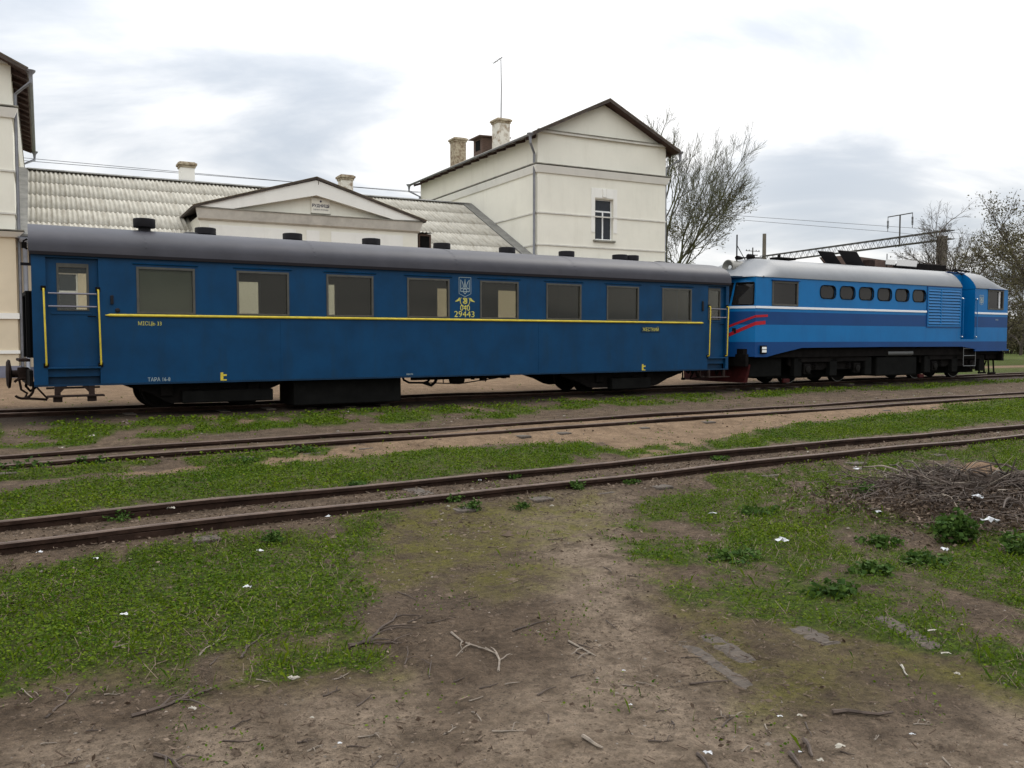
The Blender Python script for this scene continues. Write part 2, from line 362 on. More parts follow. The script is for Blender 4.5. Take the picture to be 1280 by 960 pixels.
def wpoly(px): return np.array([[*onZ(a, b, 0.04)[:2]] for a, b in px])
def inpoly(P, x, y):
    ins = np.zeros(x.shape, bool); n = len(P)
    for i in range(n):
        x0, y0 = P[i]; x1, y1 = P[(i + 1) % n]
        c = ((y0 > y) != (y1 > y)); t = (y - y0) / (y1 - y0 + 1e-12)
        ins ^= c & (x < x0 + t * (x1 - x0))
    return ins
def sdist(P, x, y):
    d = np.full(x.shape, 1e9); n = len(P)
    for i in range(n):
        a = P[i]; b = P[(i + 1) % n]; e = b - a; L = max(e @ e, 1e-9)
        t = np.clip(((x - a[0]) * e[0] + (y - a[1]) * e[1]) / L, 0, 1)
        d = np.minimum(d, np.hypot(x - a[0] - t * e[0], y - a[1] - t * e[1]))
    return np.where(inpoly(P, x, y), d, -d)
GRASS = [wpoly(p) for p in (
    [(-260, 745), (0, 712), (160, 690), (330, 668), (430, 652), (490, 645), (445, 690), (450, 722), (480, 742), (420, 785), (330, 795), (250, 825), (120, 838), (0, 842), (-260, 850)],
    [(-200, 668), (0, 648), (200, 628), (400, 605), (600, 586), (760, 567), (740, 558), (560, 566), (400, 581), (250, 592), (0, 618), (-200, 640)],
    [(820, 568), (1000, 551), (1280, 524), (1600, 496), (1600, 478), (1280, 500), (1100, 524), (1000, 534), (900, 552)],
    [(790, 628), (850, 604), (1000, 584), (1280, 549), (1600, 520), (1700, 700), (1330, 850), (1150, 800), (1010, 772), (930, 765), (850, 742), (800, 700), (775, 655)],
    [(480, 625), (620, 612), (760, 600), (760, 607), (620, 622), (500, 640)])]
GRASS2 = [wpoly(p) for p in (                                   # thin, mixed with dirt
    [(-200, 585), (0, 568), (400, 541), (420, 530), (200, 540), (0, 555), (-200, 570)],
    [(380, 540), (640, 528), (640, 516), (380, 528)],
    [(880, 506), (1000, 500), (1280, 484), (1700, 470), (1700, 458), (1280, 474), (1000, 488), (880, 498)],
    [(-200, 615), (0, 590), (260, 570), (440, 556), (470, 570), (300, 585), (100, 600), (-200, 630)],
    [(640, 545), (780, 533), (780, 539), (660, 551)], [(-200, 552), (0, 545), (400, 524), (700, 508), (980, 494), (980, 502), (700, 520), (400, 538), (0, 562), (-200, 575)], [(600, 575), (760, 562), (860, 555), (800, 568), (640, 584)],
    [(0, 842), (120, 838), (250, 825), (440, 795), (440, 815), (260, 855), (120, 862), (0, 868)])]
SAND = [wpoly(p) for p in (
    [(300, 600), (450, 580), (640, 560), (740, 556), (800, 570), (860, 560), (930, 545), (1010, 532), (1110, 522), (1400, 498), (1400, 494), (1100, 517), (960, 520), (800, 529), (640, 541), (450, 566), (300, 582), (150, 598), (150, 602)],
    [(560, 516), (680, 506), (900, 500), (900, 503), (690, 512), (580, 524)],
    [(-100, 530), (300, 540), (420, 525), (300, 522), (0, 533)])]
PATH = [wpoly(p) for p in (
    [(640, 640), (700, 622), (780, 615), (790, 660), (800, 700), (800, 740), (840, 780), (900, 850), (1000, 930), (1100, 990), (1280, 1040), (500, 1040), (560, 900), (700, 820), (740, 770), (690, 720)],
    [(250, 880), (500, 850), (560, 900), (500, 1040), (-200, 1040), (0, 930)],
    [(1000, 930), (1280, 840), (1500, 840), (1500, 1040), (1100, 990)])]
MOSS = [wpoly(p) for p in (
    [(-200, 800), (0, 775), (230, 760), (260, 800), (200, 835), (0, 850), (-200, 860)],
    [(760, 630), (800, 640), (830, 720), (930, 770), (1060, 800), (1200, 850), (1330, 880), (1330, 840), (1150, 795), (1000, 765), (860, 720), (810, 640)], [(820, 740), (920, 760), (1000, 800), (960, 870), (880, 800)], [(430, 650), (600, 630), (760, 615), (770, 650), (640, 690), (520, 730), (450, 730)], [(250, 800), (440, 790), (460, 830), (280, 850)], [(940, 800), (1080, 810), (1100, 860), (980, 870)],
    [(540, 720), (680, 690), (720, 710), (620, 740)])]
def cover(x, y):
    n1 = vnoise(x, y, 3.2, 18); n2 = vnoise(x, y, 9.0, 24); n3 = vnoise(x, y, 0.8, 30)
    n4 = vnoise(x, y, 23.0, 33); wob = 0.17 * n1 + 0.11 * n2 + 0.07 * n4
    sc = 1 + y * 0.04
    def m(polys, soft):
        r = np.zeros(x.shape)
        for P in polys:
            bb0 = P.min(0) - 0.6; bb1 = P.max(0) + 0.6
            k = (x > bb0[0]) & (x < bb1[0]) & (y > bb0[1]) & (y < bb1[1])
            if not k.any(): continue
            s = sdist(P, x[k], y[k]); r[k] = np.maximum(r[k], smooth01((s + wob[k] + soft) / (2 * soft)))
        return r
    g = m(GRASS, 0.30); g2 = m(GRASS2, 0.18); s = m(SAND, 0.14); p = m(PATH, 0.25); mo = m(MOSS, 0.2)
    meadow = smooth01((x - 2.6) / 1.2) * (y < near_c(x) - .3)
    g = g * (1 - meadow * (1 - np.clip(.78 + .75 * n1 + .55 * n2 + .3 * n4, .12, 1)))
    g = g * np.clip(.92 + .35 * n2 + .45 * n4, .25, 1)
    g = np.maximum(g * (0.72 + 0.28 * smooth01((n1 + 0.75) * 1.2)), g2 * smooth01((n1 + 0.55 + 0.5 * n2) * 1.3) * 0.9)
    # outside the picture: the same patchy mix
    out = (x < -1.0 - 0.06 * y) | (x > 2.6 + 1.62 * y) | (y < 1.6)
    g = np.where(out, smooth01((n3 + 0.15 + 0.3 * n1) * 1.6), g)
    # platform / yard behind the train, then rough meadow
    yt = train_c(x); beh = smooth01((y - yt - 0.9) / 0.5)
    yard = beh * smooth01((31.5 - y) / 2) * smooth01((27.5 - x + n1 * 1.0) / 2.0)
    road = np.exp(-((y - (21.6 + 0.02 * x)) / 1.0) ** 2) * smooth01((x - 24) / 3)
    s = np.maximum(s, np.maximum(yard, road)); g = np.where(beh > 0.5, np.clip(1 - s, 0, 1) * (0.8 + 0.2 * n1), g)
    pd = np.hypot((x - PILE[0]) / 1.15, (y - PILE[1]) / 1.05); pd2 = smooth01((1.05 + 0.18 * n1 + 0.1 * n2 - pd) * 4)
    g = g * (1 - 0.92 * pd2)
    # ground right beside and between the rails is barer
    dn = np.abs(y - near_c(np.clip(x, -8, 30))); bar = smooth01((0.58 - dn) / 0.12) * smooth01((9.0 - x) / 3.0)
    g = g * (1 - bar * (0.45 + 0.4 * (n2 > 0)))
    dm = np.abs(y - mid_c(np.clip(x, -20, 45))); g = g * (1 - 0.75 * smooth01((0.6 - dm) / 0.15))
    dt = np.abs(y - yt); oil = smooth01((1.75 + 0.35 * n1 - dt) / 0.9); g = g * (1 - 0.9 * oil ** 2); s = s * (1 - oil)
    g = np.clip(g, 0, 1); s = s * (1 - g); p = p * (1 - g) * (1 - s)
    return g, s, p, np.clip(mo, 0, 1), oil
def lines(lo, hi, flo, fhi, step):
    a = list(np.arange(flo, fhi, step)); s = step; v = flo
    L = []
    while v > lo: s *= 1.18; v -= s; L.append(v)
    s = step; v = a[-1]; H = []
    while v < hi: s *= 1.16; v += s; H.append(v)
    return np.array(L[::-1] + a + H)
gx = lines(-900, 1500, -1.6, 12.0, 0.055); gy = lines(-300, 1500, 1.6, 11.0, 0.055)
GX, GY = np.meshgrid(gx, gy); nx, ny = len(gx), len(gy)
fx, fy = GX.ravel(), GY.ravel(); fz = ground_z(fx, fy)
far_r = np.hypot(fx, fy); fz = np.where(far_r > 120, np.minimum(fz, 0.3), fz)
me = bpy.data.meshes.new('ground'); idx = np.arange(nx * ny).reshape(ny, nx)
quads = np.stack([idx[:-1, :-1], idx[:-1, 1:], idx[1:, 1:], idx[1:, :-1]], -1).reshape(-1, 4)
me.vertices.add(nx * ny); me.vertices.foreach_set('co', np.stack([fx, fy, fz], 1).ravel())
me.loops.add(quads.size); me.loops.foreach_set('vertex_index', quads.ravel().astype(np.int32))
me.polygons.add(len(quads)); me.polygons.foreach_set('loop_start', (np.arange(len(quads)) * 4).astype(np.int32)); me.polygons.foreach_set('loop_total', np.full(len(quads), 4, np.int32))
me.update(); me.polygons.foreach_set('use_smooth', np.ones(len(quads), bool))
cg, cs, cpth, cm, coil = cover(fx, fy)
a1 = me.color_attributes.new('cover', 'FLOAT_COLOR', 'POINT'); a1.data.foreach_set('color', np.stack([cg, cs, cpth, cm], 1).ravel().astype(np.float32))
a2 = me.attributes.new('oil', 'FLOAT', 'POINT'); a2.data.foreach_set('value', coil.astype(np.float32))
gm = bpy.data.materials.new('ground'); gm.use_nodes = True; nt = gm.node_tree; gb = nt.nodes['Principled BSDF']; gb.inputs['Roughness'].default_value = 0.95; gb.inputs['Specular IOR Level'].default_value = 0.15
def N(t, **k):
    n = nt.nodes.new(t)
    for a, v in k.items(): setattr(n, a, v)
    return n
def gnoise(scale, det=8, rough=0.6):
    n = N('ShaderNodeTexNoise'); n.inputs['Scale'].default_value = scale; n.inputs['Detail'].default_value = det; n.inputs['Roughness'].default_value = rough
    nt.links.new(gtc.outputs['Object'], n.inputs[0]); return n.outputs['Fac']
def gramp(s, lo, hi, a=0.0, b=1.0):
    n = N('ShaderNodeMapRange'); n.inputs['From Min'].default_value = lo; n.inputs['From Max'].default_value = hi; n.inputs['To Min'].default_value = a; n.inputs['To Max'].default_value = b
    nt.links.new(s, n.inputs['Value']); return n.outputs[0]
def gmix(f, a, b):
    n = N('ShaderNodeMix', data_type='RGBA')
    if isinstance(f, float): n.inputs[0].default_value = f
    else: nt.links.new(f, n.inputs[0])
    for i, c in ((6, a), (7, b)):
        if isinstance(c, tuple): n.inputs[i].default_value = (*c, 1)
        else: nt.links.new(c, n.inputs[i])
    return n.outputs[2]
def gmath(op, a, b):
    n = N('ShaderNodeMath', operation=op); n.use_clamp = True
    for i, v in enumerate((a, b)):
        if isinstance(v, float): n.inputs[i].default_value = v
        else: nt.links.new(v, n.inputs[i])
    return n.outputs[0]
gtc = N('ShaderNodeTexCoord'); at = N('ShaderNodeAttribute'); at.attribute_name = 'cover'; ao = N('ShaderNodeAttribute'); ao.attribute_name = 'oil'
sp = N('ShaderNodeSeparateColor'); nt.links.new(at.outputs['Color'], sp.inputs[0])
n_big, n_mid, n_fine, n_grit = gnoise(0.7, 6), gnoise(4.5, 8), gnoise(26, 6, 0.7), gnoise(110, 4, 0.7)
dirt = gmix(gramp(n_mid, 0.34, 0.66), (0.062, 0.042, 0.026), (0.142, 0.100, 0.066))
dirt = gmix(gramp(n_big, 0.38, 0.62, 0.0, 0.4), dirt, (0.070, 0.051, 0.036))
path = gmix(gramp(n_mid, 0.3, 0.7), (0.138, 0.102, 0.070), (0.250, 0.190, 0.136))
c = gmix(gmath('MULTIPLY', sp.outputs['Blue'], gramp(n_mid, 0.25, 0.5, 0.4, 1.0)), dirt, path)
sand = gmix(gramp(n_mid, 0.33, 0.68), (0.140, 0.092, 0.055), (0.250, 0.170, 0.105))
sand = gmix(gramp(n_fine, 0.52, 0.75, 0.0, 0.5), sand, (0.085, 0.06, 0.043))
c = gmix(gramp(gmath('MULTIPLY', sp.outputs['Green'], gramp(n_fine, 0.2, 0.6, 0.7, 1.3)), 0.3, 0.75), c, sand)
c = gmix(gmath('MULTIPLY', at.outputs['Alpha'], gramp(n_mid, 0.36, 0.60, 0.1, 0.85)), c, (0.096, 0.088, 0.014))
turf = gmix(gramp(n_fine, 0.35, 0.65), (0.026, 0.048, 0.002), (0.064, 0.094, 0.005))
turf = gmix(gramp(n_big, 0.42, 0.6, 0.0, 0.5), turf, (0.062, 0.060, 0.016))
turf = gmix(gramp(n_mid, 0.52, 0.68, 0.0, 0.75), turf, (0.072, 0.054, 0.026))
c = gmix(gramp(gmath('MULTIPLY', sp.outputs['Red'], gramp(n_mid, 0.25, 0.6, 0.65, 1.35)), 0.25, 0.75), c, turf)
c = gmix(gmath('MULTIPLY', ao.outputs['Fac'], gramp(n_mid, 0.3, 0.6, 0.5, 0.95)), c, (0.020, 0.014, 0.010))
# crumbs, grit and specks
c = gmix(gramp(n_grit, 0.60, 0.76, 0.0, 0.55), c, (0.030, 0.022, 0.017))
vor = N('ShaderNodeTexVoronoi'); vor.inputs['Scale'].default_value = 34.0; nt.links.new(gtc.outputs['Object'], vor.inputs[0])
c = gmix(gramp(vor.outputs['Distance'], 0.08, 0.15, 0.22, 0.0), c, (0.17, 0.14, 0.112))
n_deb = gnoise(48, 3, 0.5)
c = gmix(gramp(n_deb, 0.62, 0.70, 0.0, 0.6), c, (0.024, 0.017, 0.012))
hv = N('ShaderNodeHueSaturation'); nt.links.new(c, hv.inputs['Color'])
fm_ = N('ShaderNodeMath', operation='MULTIPLY'); nt.links.new(gramp(n_fine, 0.32, 0.68, 0.66, 1.40), fm_.inputs[0]); nt.links.new(gramp(n_grit, 0.35, 0.65, 0.80, 1.22), fm_.inputs[1])
nt.links.new(fm_.outputs[0], hv.inputs['Value']); nt.links.new(hv.outputs[0], gb.inputs['Base Color'])
hsum = N('ShaderNodeMath', operation='ADD'); nt.links.new(n_fine, hsum.inputs[0])
h2 = N('ShaderNodeMath', operation='MULTIPLY'); h2.inputs[1].default_value = 0.5; nt.links.new(n_grit, h2.inputs[0]); nt.links.new(h2.outputs[0], hsum.inputs[1])
bp = N('ShaderNodeBump'); bp.inputs['Strength'].default_value = 1.0; bp.inputs['Distance'].default_value = 0.045; nt.links.new(hsum.outputs[0], bp.inputs['Height']); nt.links.new(bp.outputs[0], gb.inputs['Normal'])
me.materials.append(gm)
ground = bpy.data.objects.new('ground', me); COL.objects.link(ground); ground['kind'] = 'structure'

# ------------------------------------------------------------------ railway tracks
RAILP = [(-.045, 0), (.045, 0), (.045, .012), (.009, .03), (.009, .085), (.024, .095), (.024, .122), (.018, .13), (-.018, .13), (-.024, .122), (-.024, .095), (-.009, .085), (-.009, .03), (-.045, .012)]
def rail_mesh(cfun, zfun, side, xs):
    mb = MB(); n = len(RAILP); pts = []
    for x in xs:
        d = 0.01; t = Vector((2 * d, float(cfun(x + d)) - float(cfun(x - d)), 0)).normalized(); nn = Vector((-t.y, t.x, 0))
        c = Vector((x, float(cfun(x)), 0)) + nn * side * 0.399; z0 = zfun(x) - 0.13
        for (a, b) in RAILP: pts.append(c + nn * a + Vector((0, 0, z0 + b)))
    fs = []; ms = []
    for i in range(len(xs) - 1):
        for k in range(n):
            a = i * n + k; b = i * n + (k + 1) % n; fs.append((a, b, b + n, a + n)); ms.append(1 if k in (6, 7, 8) else 0)
    mb.v = [tuple(p) for p in pts]; mb.f = fs + [tuple(range(n)), tuple(range(len(pts) - n, len(pts)))]; mb.m = ms + [0, 0]
    return mb
def track(label, cfun, zr, x0, x1, sx0, sx1, sp_, proud, railmats, seed):
    rr = random.Random(seed)
    xs = sorted(set([x0, x1] + [round(v, 2) for v in np.arange(max(x0, -6), min(x1, 30), 0.6)] + [round(v, 2) for v in np.linspace(x0, x1, 30)]))
    root = empty('railway_track', (sx0, float(cfun(sx0)), zr - 0.13)); off = root.location
    wob = [rr.uniform(0, 6.28) for _ in range(4)]
    zf = lambda x: zr + 0.008 * math.sin(x * 0.9 + wob[0]) + 0.005 * math.sin(x * 2.3 + wob[1])
    for sd in (-1, 1): rail_mesh(cfun, zf, sd, xs).build('rail', railmats, root, off)
    base = MB().bevbox((-0.10, -0.74, -0.12), (0.10, 0.74, 0.0), 0.012).build('sleeper', 'sleeper_wood', None)
    bme = base.data; bpy.data.objects.remove(base)
    x = sx0
    while x < sx1:
        y = float(cfun(x)); a = math.atan2(float(cfun(x + .05)) - float(cfun(x - .05)), .1)
        z = min(gz(x, y) + rr.uniform(*proud) - .012, zr - 0.045)
        mesh_obj('sleeper', bme, root, (x - off.x, y - off.y, z - off.z), (rr.uniform(-.02, .02), 0, a + rr.uniform(-.05, .05)), (rr.uniform(.8, 1.15), rr.uniform(.92, 1.05), 1))
        x += sp_ * rr.uniform(.9, 1.1)
    # fishplates and a few spikes at the joints
    for jx in np.arange(sx0 + 1.7, min(sx1, 24), 8.0):
        y = float(cfun(jx)); a = math.atan2(float(cfun(jx + .05)) - float(cfun(jx - .05)), .1)
        for sd in (-1, 1):
            m = MB()
            for s2 in (-1, 1): m.bevbox((-0.25, sd * 0.399 + s2 * 0.018 - 0.007, 0.035), (0.25, sd * 0.399 + s2 * 0.018 + 0.007, 0.088), 0.004)
            o = m.build('fishplate', 'rail_rust', root); o.location = (jx - off.x, y - off.y, zf(jx) - 0.13 - off.z); o.rotation_euler = (0, 0, a)
    return tag(root, label, 'railway track', 'narrow gauge tracks')
track('narrow rusty railway track closest to the bare trodden dirt path', near_c, 0.14, -40, 70, -1.2, 15, 0.72, (-.06, .012), ['rail_rust', 'rail_top'], 1)
track('narrow rusty railway track running between the sandy strip and the train', mid_c, 0.205, -40, 120, -2, 28, 0.75, (-.06, .01), ['rail_rust', 'rail_top'], 2)
track('railway track with dark oily ground carrying the blue coach and locomotive', train_c, 0.30, -40, 160, -3, 36, 0.72, (-.05, .015), ['rail_rust', 'rail_top'], 3)

# ------------------------------------------------------------------ passenger coach (local frame: x along, y away from camera, z up)
def local(root): return None
RAILZ = 0.30
coach = empty('passenger_coach', (T0.x, T0.y, RAILZ), TA)
tag(coach, 'dark blue passenger coach with grey roof, yellow stripe and number 040 29443', 'railway coach')
def Z(z): return z - RAILZ            # heights measured above world zero -> local
CL0, CL1, CW = -0.14, 14.27, 2.30
SILL, GUT = 0.735, 2.745
PITCH = 1.555; WINS = [1.313 + PITCH * i for i in range(8)]; WW, WZ0, WZ1 = 0.885, 1.855, 2.59
OPP = [3.03, 4.585, 7.72, 9.265]                  # windows of the far side
DW = (0.20, 0.64, 1.885, 2.60)                    # door window
holes = [(w, w + WW, Z(WZ0), Z(WZ1)) for w in WINS] + [(DW[0], DW[1], Z(DW[2]), Z(DW[3])), (13.63, 14.04, Z(2.02), Z(2.64))]
mb = MB()
# the door bays are set back: side wall runs in three stretches
DB = [(0.05, 0.77), (13.60, 14.18)]; DBF = [(0.24, 0.96), (13.60, 14.18)]
def side(mb, hs, y, sgn, mi=0):
    f = lambda u, v, d: (u, y + sgn * d, v)
    cuts = [(CL0, DB[0][0]), (DB[0][1], DB[1][0]), (DB[1][1], CL1)]
    cuts = cuts if y < 1 else [(CL0 + .06 * CW, DBF[0][0]), (DBF[0][1], DBF[1][0]), (DBF[1][1], CL1)]
    for a, b in cuts: wall_holes(mb, a, b, Z(SILL), Z(GUT), [h for h in hs if a <= h[0] and h[1] <= b], f, 0.06, mi)
    for (a, b) in (DB if y < 1 else DBF):
        # lintel over the door, and the returns into the bay
        wall_holes(mb, a, b, Z(2.68), Z(GUT), [], f, 0.06, mi)
        for u in (a, b): mb.quad((u, y, Z(SILL)), (u, y + sgn * 0.07, Z(SILL)), (u, y + sgn * 0.07, Z(2.68)), (u, y, Z(2.68)), mi)
        mb.quad((a, y, Z(2.68)), (b, y, Z(2.68)), (b, y + sgn * 0.07, Z(2.68)), (a, y + sgn * 0.07, Z(2.68)), mi)
nearh = [(w, w + WW, Z(WZ0), Z(WZ1)) for w in WINS]
farh = [(w, w + WW, Z(WZ0), Z(WZ1)) for w in OPP]
side(mb, nearh, 0.0, 1); side(mb, farh, CW, -1)
# end walls with doorways
for x, sg in ((CL0, 1), (CL1, -1)):
    wall_holes(mb, 0.0, CW, Z(SILL), Z(GUT), [(0.80, 1.50, Z(0.95), Z(2.60))], lambda u, v, d: (x + sg * d + (.06 * u if sg > 0 else 0), u, v), 0.06)
    ex = lambda y_: x + (.06 * y_ if sg > 0 else 0)
    n = 16; arc = [(CW / 2 - (CW / 2) * math.cos(math.pi * k / n), Z(GUT) + 0.50 * math.sin(math.pi * k / n) ** 0.75) for k in range(n + 1)]
    for k in range(n): mb.add([(ex(arc[k][0]), arc[k][0], Z(GUT)), (ex(arc[k + 1][0]), arc[k + 1][0], Z(GUT)), (ex(arc[k + 1][0]), arc[k + 1][0], arc[k + 1][1]), (ex(arc[k][0]), arc[k][0], arc[k][1])], [(0, 1, 2, 3)])
# solebar underside
mb.quad((CL0, 0, Z(SILL)), (CL1, 0, Z(SILL)), (CL1, CW, Z(SILL)), (CL0 + .06 * CW, CW, Z(SILL)))
body = mb.build('body', 'coach_blue', coach)
# slightly proud sheet joints and lower solebar edge
for x in (3.6, 8.9):
    MB().box((x, -0.004, Z(SILL + .01)), (x + 0.035, 0.0, Z(1.79))).build('panel_joint', 'coach_blue', body)
MB().box((CL0, -0.006, Z(SILL)), (CL1, -0.001, Z(SILL + .03))).build('solebar_edge', 'coach_blue_dark', body)
# interior
m = MB(); m.box((CL0 + .25, 0.07, Z(0.9)), (CL1 - .07, CW - .07, Z(0.95))); m.build('floor', 'interior_dark', coach)
m = MB()
f1 = lambda u, v, d: (u, 0.075 + d, v); wall_holes(m, 0.85, 13.5, Z(.96), Z(2.72), nearh, f1, -0.01)
f2 = lambda u, v, d: (u, CW - 0.075 - d, v); wall_holes(m, 0.85, 13.5, Z(.96), Z(2.72), farh, f2, -0.01)
m.quad((CL0 + .25, 0.07, Z(2.735)), (CL1 - .07, 0.07, Z(2.735)), (CL1 - .07, CW - .07, Z(2.735)), (CL0 + .25, CW - .07, Z(2.735)))
m.build('lining', 'interior', coach)
for x in (1.02, 2.5, 10.45, 13.45):
    m = MB(); m.box((x, 0.09, Z(.96)), (x + .04, 0.85, Z(2.7))); m.box((x, 1.5, Z(.96)), (x + .04, CW - .09, Z(2.7))); m.build('partition', 'interior', coach)
for i in range(7):
    x = 3.75 + 1.3 * i
    for (ya, yb) in ((0.10, 0.85), (1.45, 2.2)):
        s_ = MB().bevbox((x, ya, Z(1.0)), (x + .06, yb, Z(1.72)), 0.015); s_.bevbox((x + .061, ya, Z(1.33)), (x + .45, yb, Z(1.40)), 0.015); s_.build('seat', 'wood_brown', coach)
# roof
def arch(x0, x1, zg, rise, over, thick=0.025):
    n = 28; m = MB(); P = []
    for k in range(n + 1):
        a = math.pi * k / n; P.append((CW / 2 - (CW / 2 + over) * math.cos(a), zg + rise * (math.sin(a) ** 0.72)))
    Q = [(CW / 2 - (CW / 2 + over - thick) * math.cos(math.pi * k / n), zg + (rise - thick) * (math.sin(math.pi * k / n) ** 0.72)) for k in range(n + 1)]
    xs = list(np.linspace(x0, x1, 13)); sk = lambda x, y_: x + (.06 * y_ if x == x0 else 0)
    for i in range(len(xs) - 1):
        for k in range(n): m.quad((sk(xs[i], P[k][0]), *P[k]), (sk(xs[i + 1], P[k][0]), *P[k]), (sk(xs[i + 1], P[k + 1][0]), *P[k + 1]), (sk(xs[i], P[k + 1][0]), *P[k + 1]))
    for k in range(n):
        m.quad((sk(x0, Q[k][0]), *Q[k]), (x1, *Q[k]), (x1, *Q[k + 1]), (sk(x0, Q[k + 1][0]), *Q[k + 1]))
        for x in (x0, x1): m.quad((sk(x, P[k][0]), *P[k]), (sk(x, P[k + 1][0]), *P[k + 1]), (sk(x, Q[k + 1][0]), *Q[k + 1]), (sk(x, Q[k][0]), *Q[k]))
    for p, q in ((P[0], Q[0]), (P[-1], Q[-1])): m.quad((x0, *p), (x1, *p), (x1, *q), (x0, *q))
    return m
croof = arch(CL0 - .03, CL1 + .03, Z(GUT) + 0.012, 0.505, 0.045).build('roof', 'coach_roof', coach, smooth=40)
for x in (1.45, 4.2, 7.0, 9.8, 12.3):
    n = 20; m = MB()
    pts = [(x, CW / 2 - (CW / 2 + 0.047) * math.cos(math.pi * k / n), Z(GUT) + .014 + 0.507 * math.sin(math.pi * k / n) ** .72) for k in range(n + 1)]
    for k in range(n): m.quad(pts[k], pts[k + 1], (pts[k + 1][0] + .03, *pts[k + 1][1:]), (pts[k][0] + .03, *pts[k][1:]))
    m.build('seam', 'coach_roof', croof)
m = MB()
for y in (-0.05, CW + 0.02): m.box((CL0 - .02, y, Z(GUT) - .035), (CL1 + .02, y + .03, Z(GUT) + .014))
m.build('gutter', 'gutter_dark', croof)
MB().box((CL0 + .2, CW / 2 - .02, Z(3.262)), (CL1 - .3, CW / 2 + .3, Z(3.285))).build('roof_walkway', 'gutter_dark', croof)
def vent(x, kind):
    y = CW / 2; zb = Z(3.245)
    m = MB()
    if kind == 'tall': m.lathe((x - .05, .62, zb - .17), (0, 0, 1), [(0, .16), (.06, .125), (.10, .10), (.20, .095), (.201, .166), (.21, .172), (.335, .172), (.343, .165)], 20)
    elif kind == 'low': m.lathe((x, y, zb - .02), (0, 0, 1), [(0, .17), (.04, .17), (.075, .12), (.085, .02)], 20)
    else: m.lathe((x, y, zb - .02), (0, 0, 1), [(0, .13), (.055, .13), (.056, .172), (.062, .178), (.165, .178), (.172, .17)], 20)
    m.build('roof_ventilator', 'vent_black', croof, smooth=35)
for x, k in ((1.60, 'tall'), (2.40, 'low'), (2.64, 'std'), (4.20, 'std'), (5.76, 'std'), (7.30, 'std'), (8.86, 'std'), (10.41, 'std'), (11.92, 'std'), (12.26, 'std'), (13.12, 'low')): vent(x, k)
# windows
def cwindow(w, y, sg, blind):
    r = MB(); a, b, c, d = w, w + WW, Z(WZ0), Z(WZ1); t = 0.035; y0, y1 = (y - sg * 0.012, y + sg * 0.05)
    lo, hi = min(y0, y1), max(y0, y1)
    r.box((a, lo, c), (a + t, hi, d)); r.box((b - t, lo, c), (b, hi, d)); r.box((a + t, lo, d - t), (b - t, hi, d)); r.box((a + t, lo, c), (b - t, hi, c + t * .7))
    fr = r.build('window', 'frame_grey', coach)
    yg = y + sg * 0.022
    MB().box((a + t, yg - .003, c + t * .7), (b - t, yg + .003, d - t)).build('pane', 'coach_glass' if sg > 0 else 'door_glass', fr)
    # drip rail above
    e = MB(); e.add([(a - .05, y, d + .055), (b + .05, y, d + .055), (b + .05, y - sg * .022, d + .04), (a - .05, y - sg * .022, d + .04), (a - .05, y, d + .032), (b + .05, y, d + .032)],
                    [(0, 1, 2, 3), (3, 2, 5, 4), (0, 3, 4), (1, 5, 2)]); e.build('drip_rail', 'coach_blue', fr)
    if blind: MB().box((a + t, y + sg * .045, c), (b - t, y + sg * .055, d)).build('blind', 'blind', fr)
for i, w in enumerate(WINS): cwindow(w, 0.0, 1, i == 0)
for w in OPP: cwindow(w, CW, -1, False)
# yellow rubbing strip
MB().tube([(0.85, -.012, Z(1.822)), (0.92, -.014, Z(1.822)), (13.40, -.014, Z(1.822)), (13.46, -.012, Z(1.822))], [.004, .022, .022, .004], 8).build('waist_strip', 'yellow', coach, smooth=50)
# doors
def cdoor(bay, win, y, sg, full):
    a, b = bay; yd = y + sg * 0.065; m = MB()
    wall_holes(m, a, b, Z(1.03), Z(2.68), [win], lambda u, v, d: (u, yd + sg * d, v), 0.04)
    dr = m.build('door', 'coach_blue', coach)
    wa, wb, wc, wd = win; t = .03; lo, hi = sorted((yd - sg * .012, yd + sg * .03))
    f = MB(); f.box((wa - .0, lo, wc), (wa + t, hi, wd)); f.box((wb - t, lo, wc), (wb, hi, wd)); f.box((wa + t, lo, wd - .06), (wb - t, hi, wd)); f.box((wa + t, lo, wc), (wb - t, hi, wc + .02))
    f.build('door_window_frame', 'frame_grey', dr)
    MB().box((wa + t, yd + sg * .008, wc + .02), (wb - t, yd + sg * .014, wd - .06)).build('door_pane', 'door_glass' if full else 'coach_glass', dr)
    # pressed lower panel edge, handle
    MB().bevbox((a + .06, min(yd, yd - sg * .012), wc - .06), (b - .10, max(yd, yd - sg * .012), wc - .03), .004).build('pressing', 'coach_blue', dr)
    h = MB().tube([(b - .05, yd, Z(1.80)), (b - .05, yd - sg * .05, Z(1.80)), (b - .16, yd - sg * .05, Z(1.80))], .010, 6); h.build('handle', 'black_iron', dr)
    # threshold and step box below
    s_ = MB(); s_.bevbox((a - .005, min(y, y - sg * .03), Z(1.0)), (b + .005, max(y + sg * .07, y), Z(1.028)), .005); s_.build('threshold', 'coach_blue', coach)
    MB().box((a + .001, min(yd - sg * .01, yd), Z(.88)), (b - .001, max(yd - sg * .01, yd), Z(.998))).build('kick_plate', 'coach_blue', coach)
    MB().box((a + .001, min(y + sg * .11, y + sg * .12), Z(SILL)), (b - .001, max(y + sg * .11, y + sg * .12), Z(.88))).build('step_riser', 'coach_blue_dark', coach)
cdoor(DB[0], (DW[0], DW[1], Z(DW[2]), Z(DW[3])), 0.0, 1, True)
cdoor(DB[1], (13.66, 14.05, Z(1.90), Z(2.63)), 0.0, 1, False)
cdoor(DBF[0], (0.34, 0.90, Z(1.90), Z(2.66)), CW, -1, True)
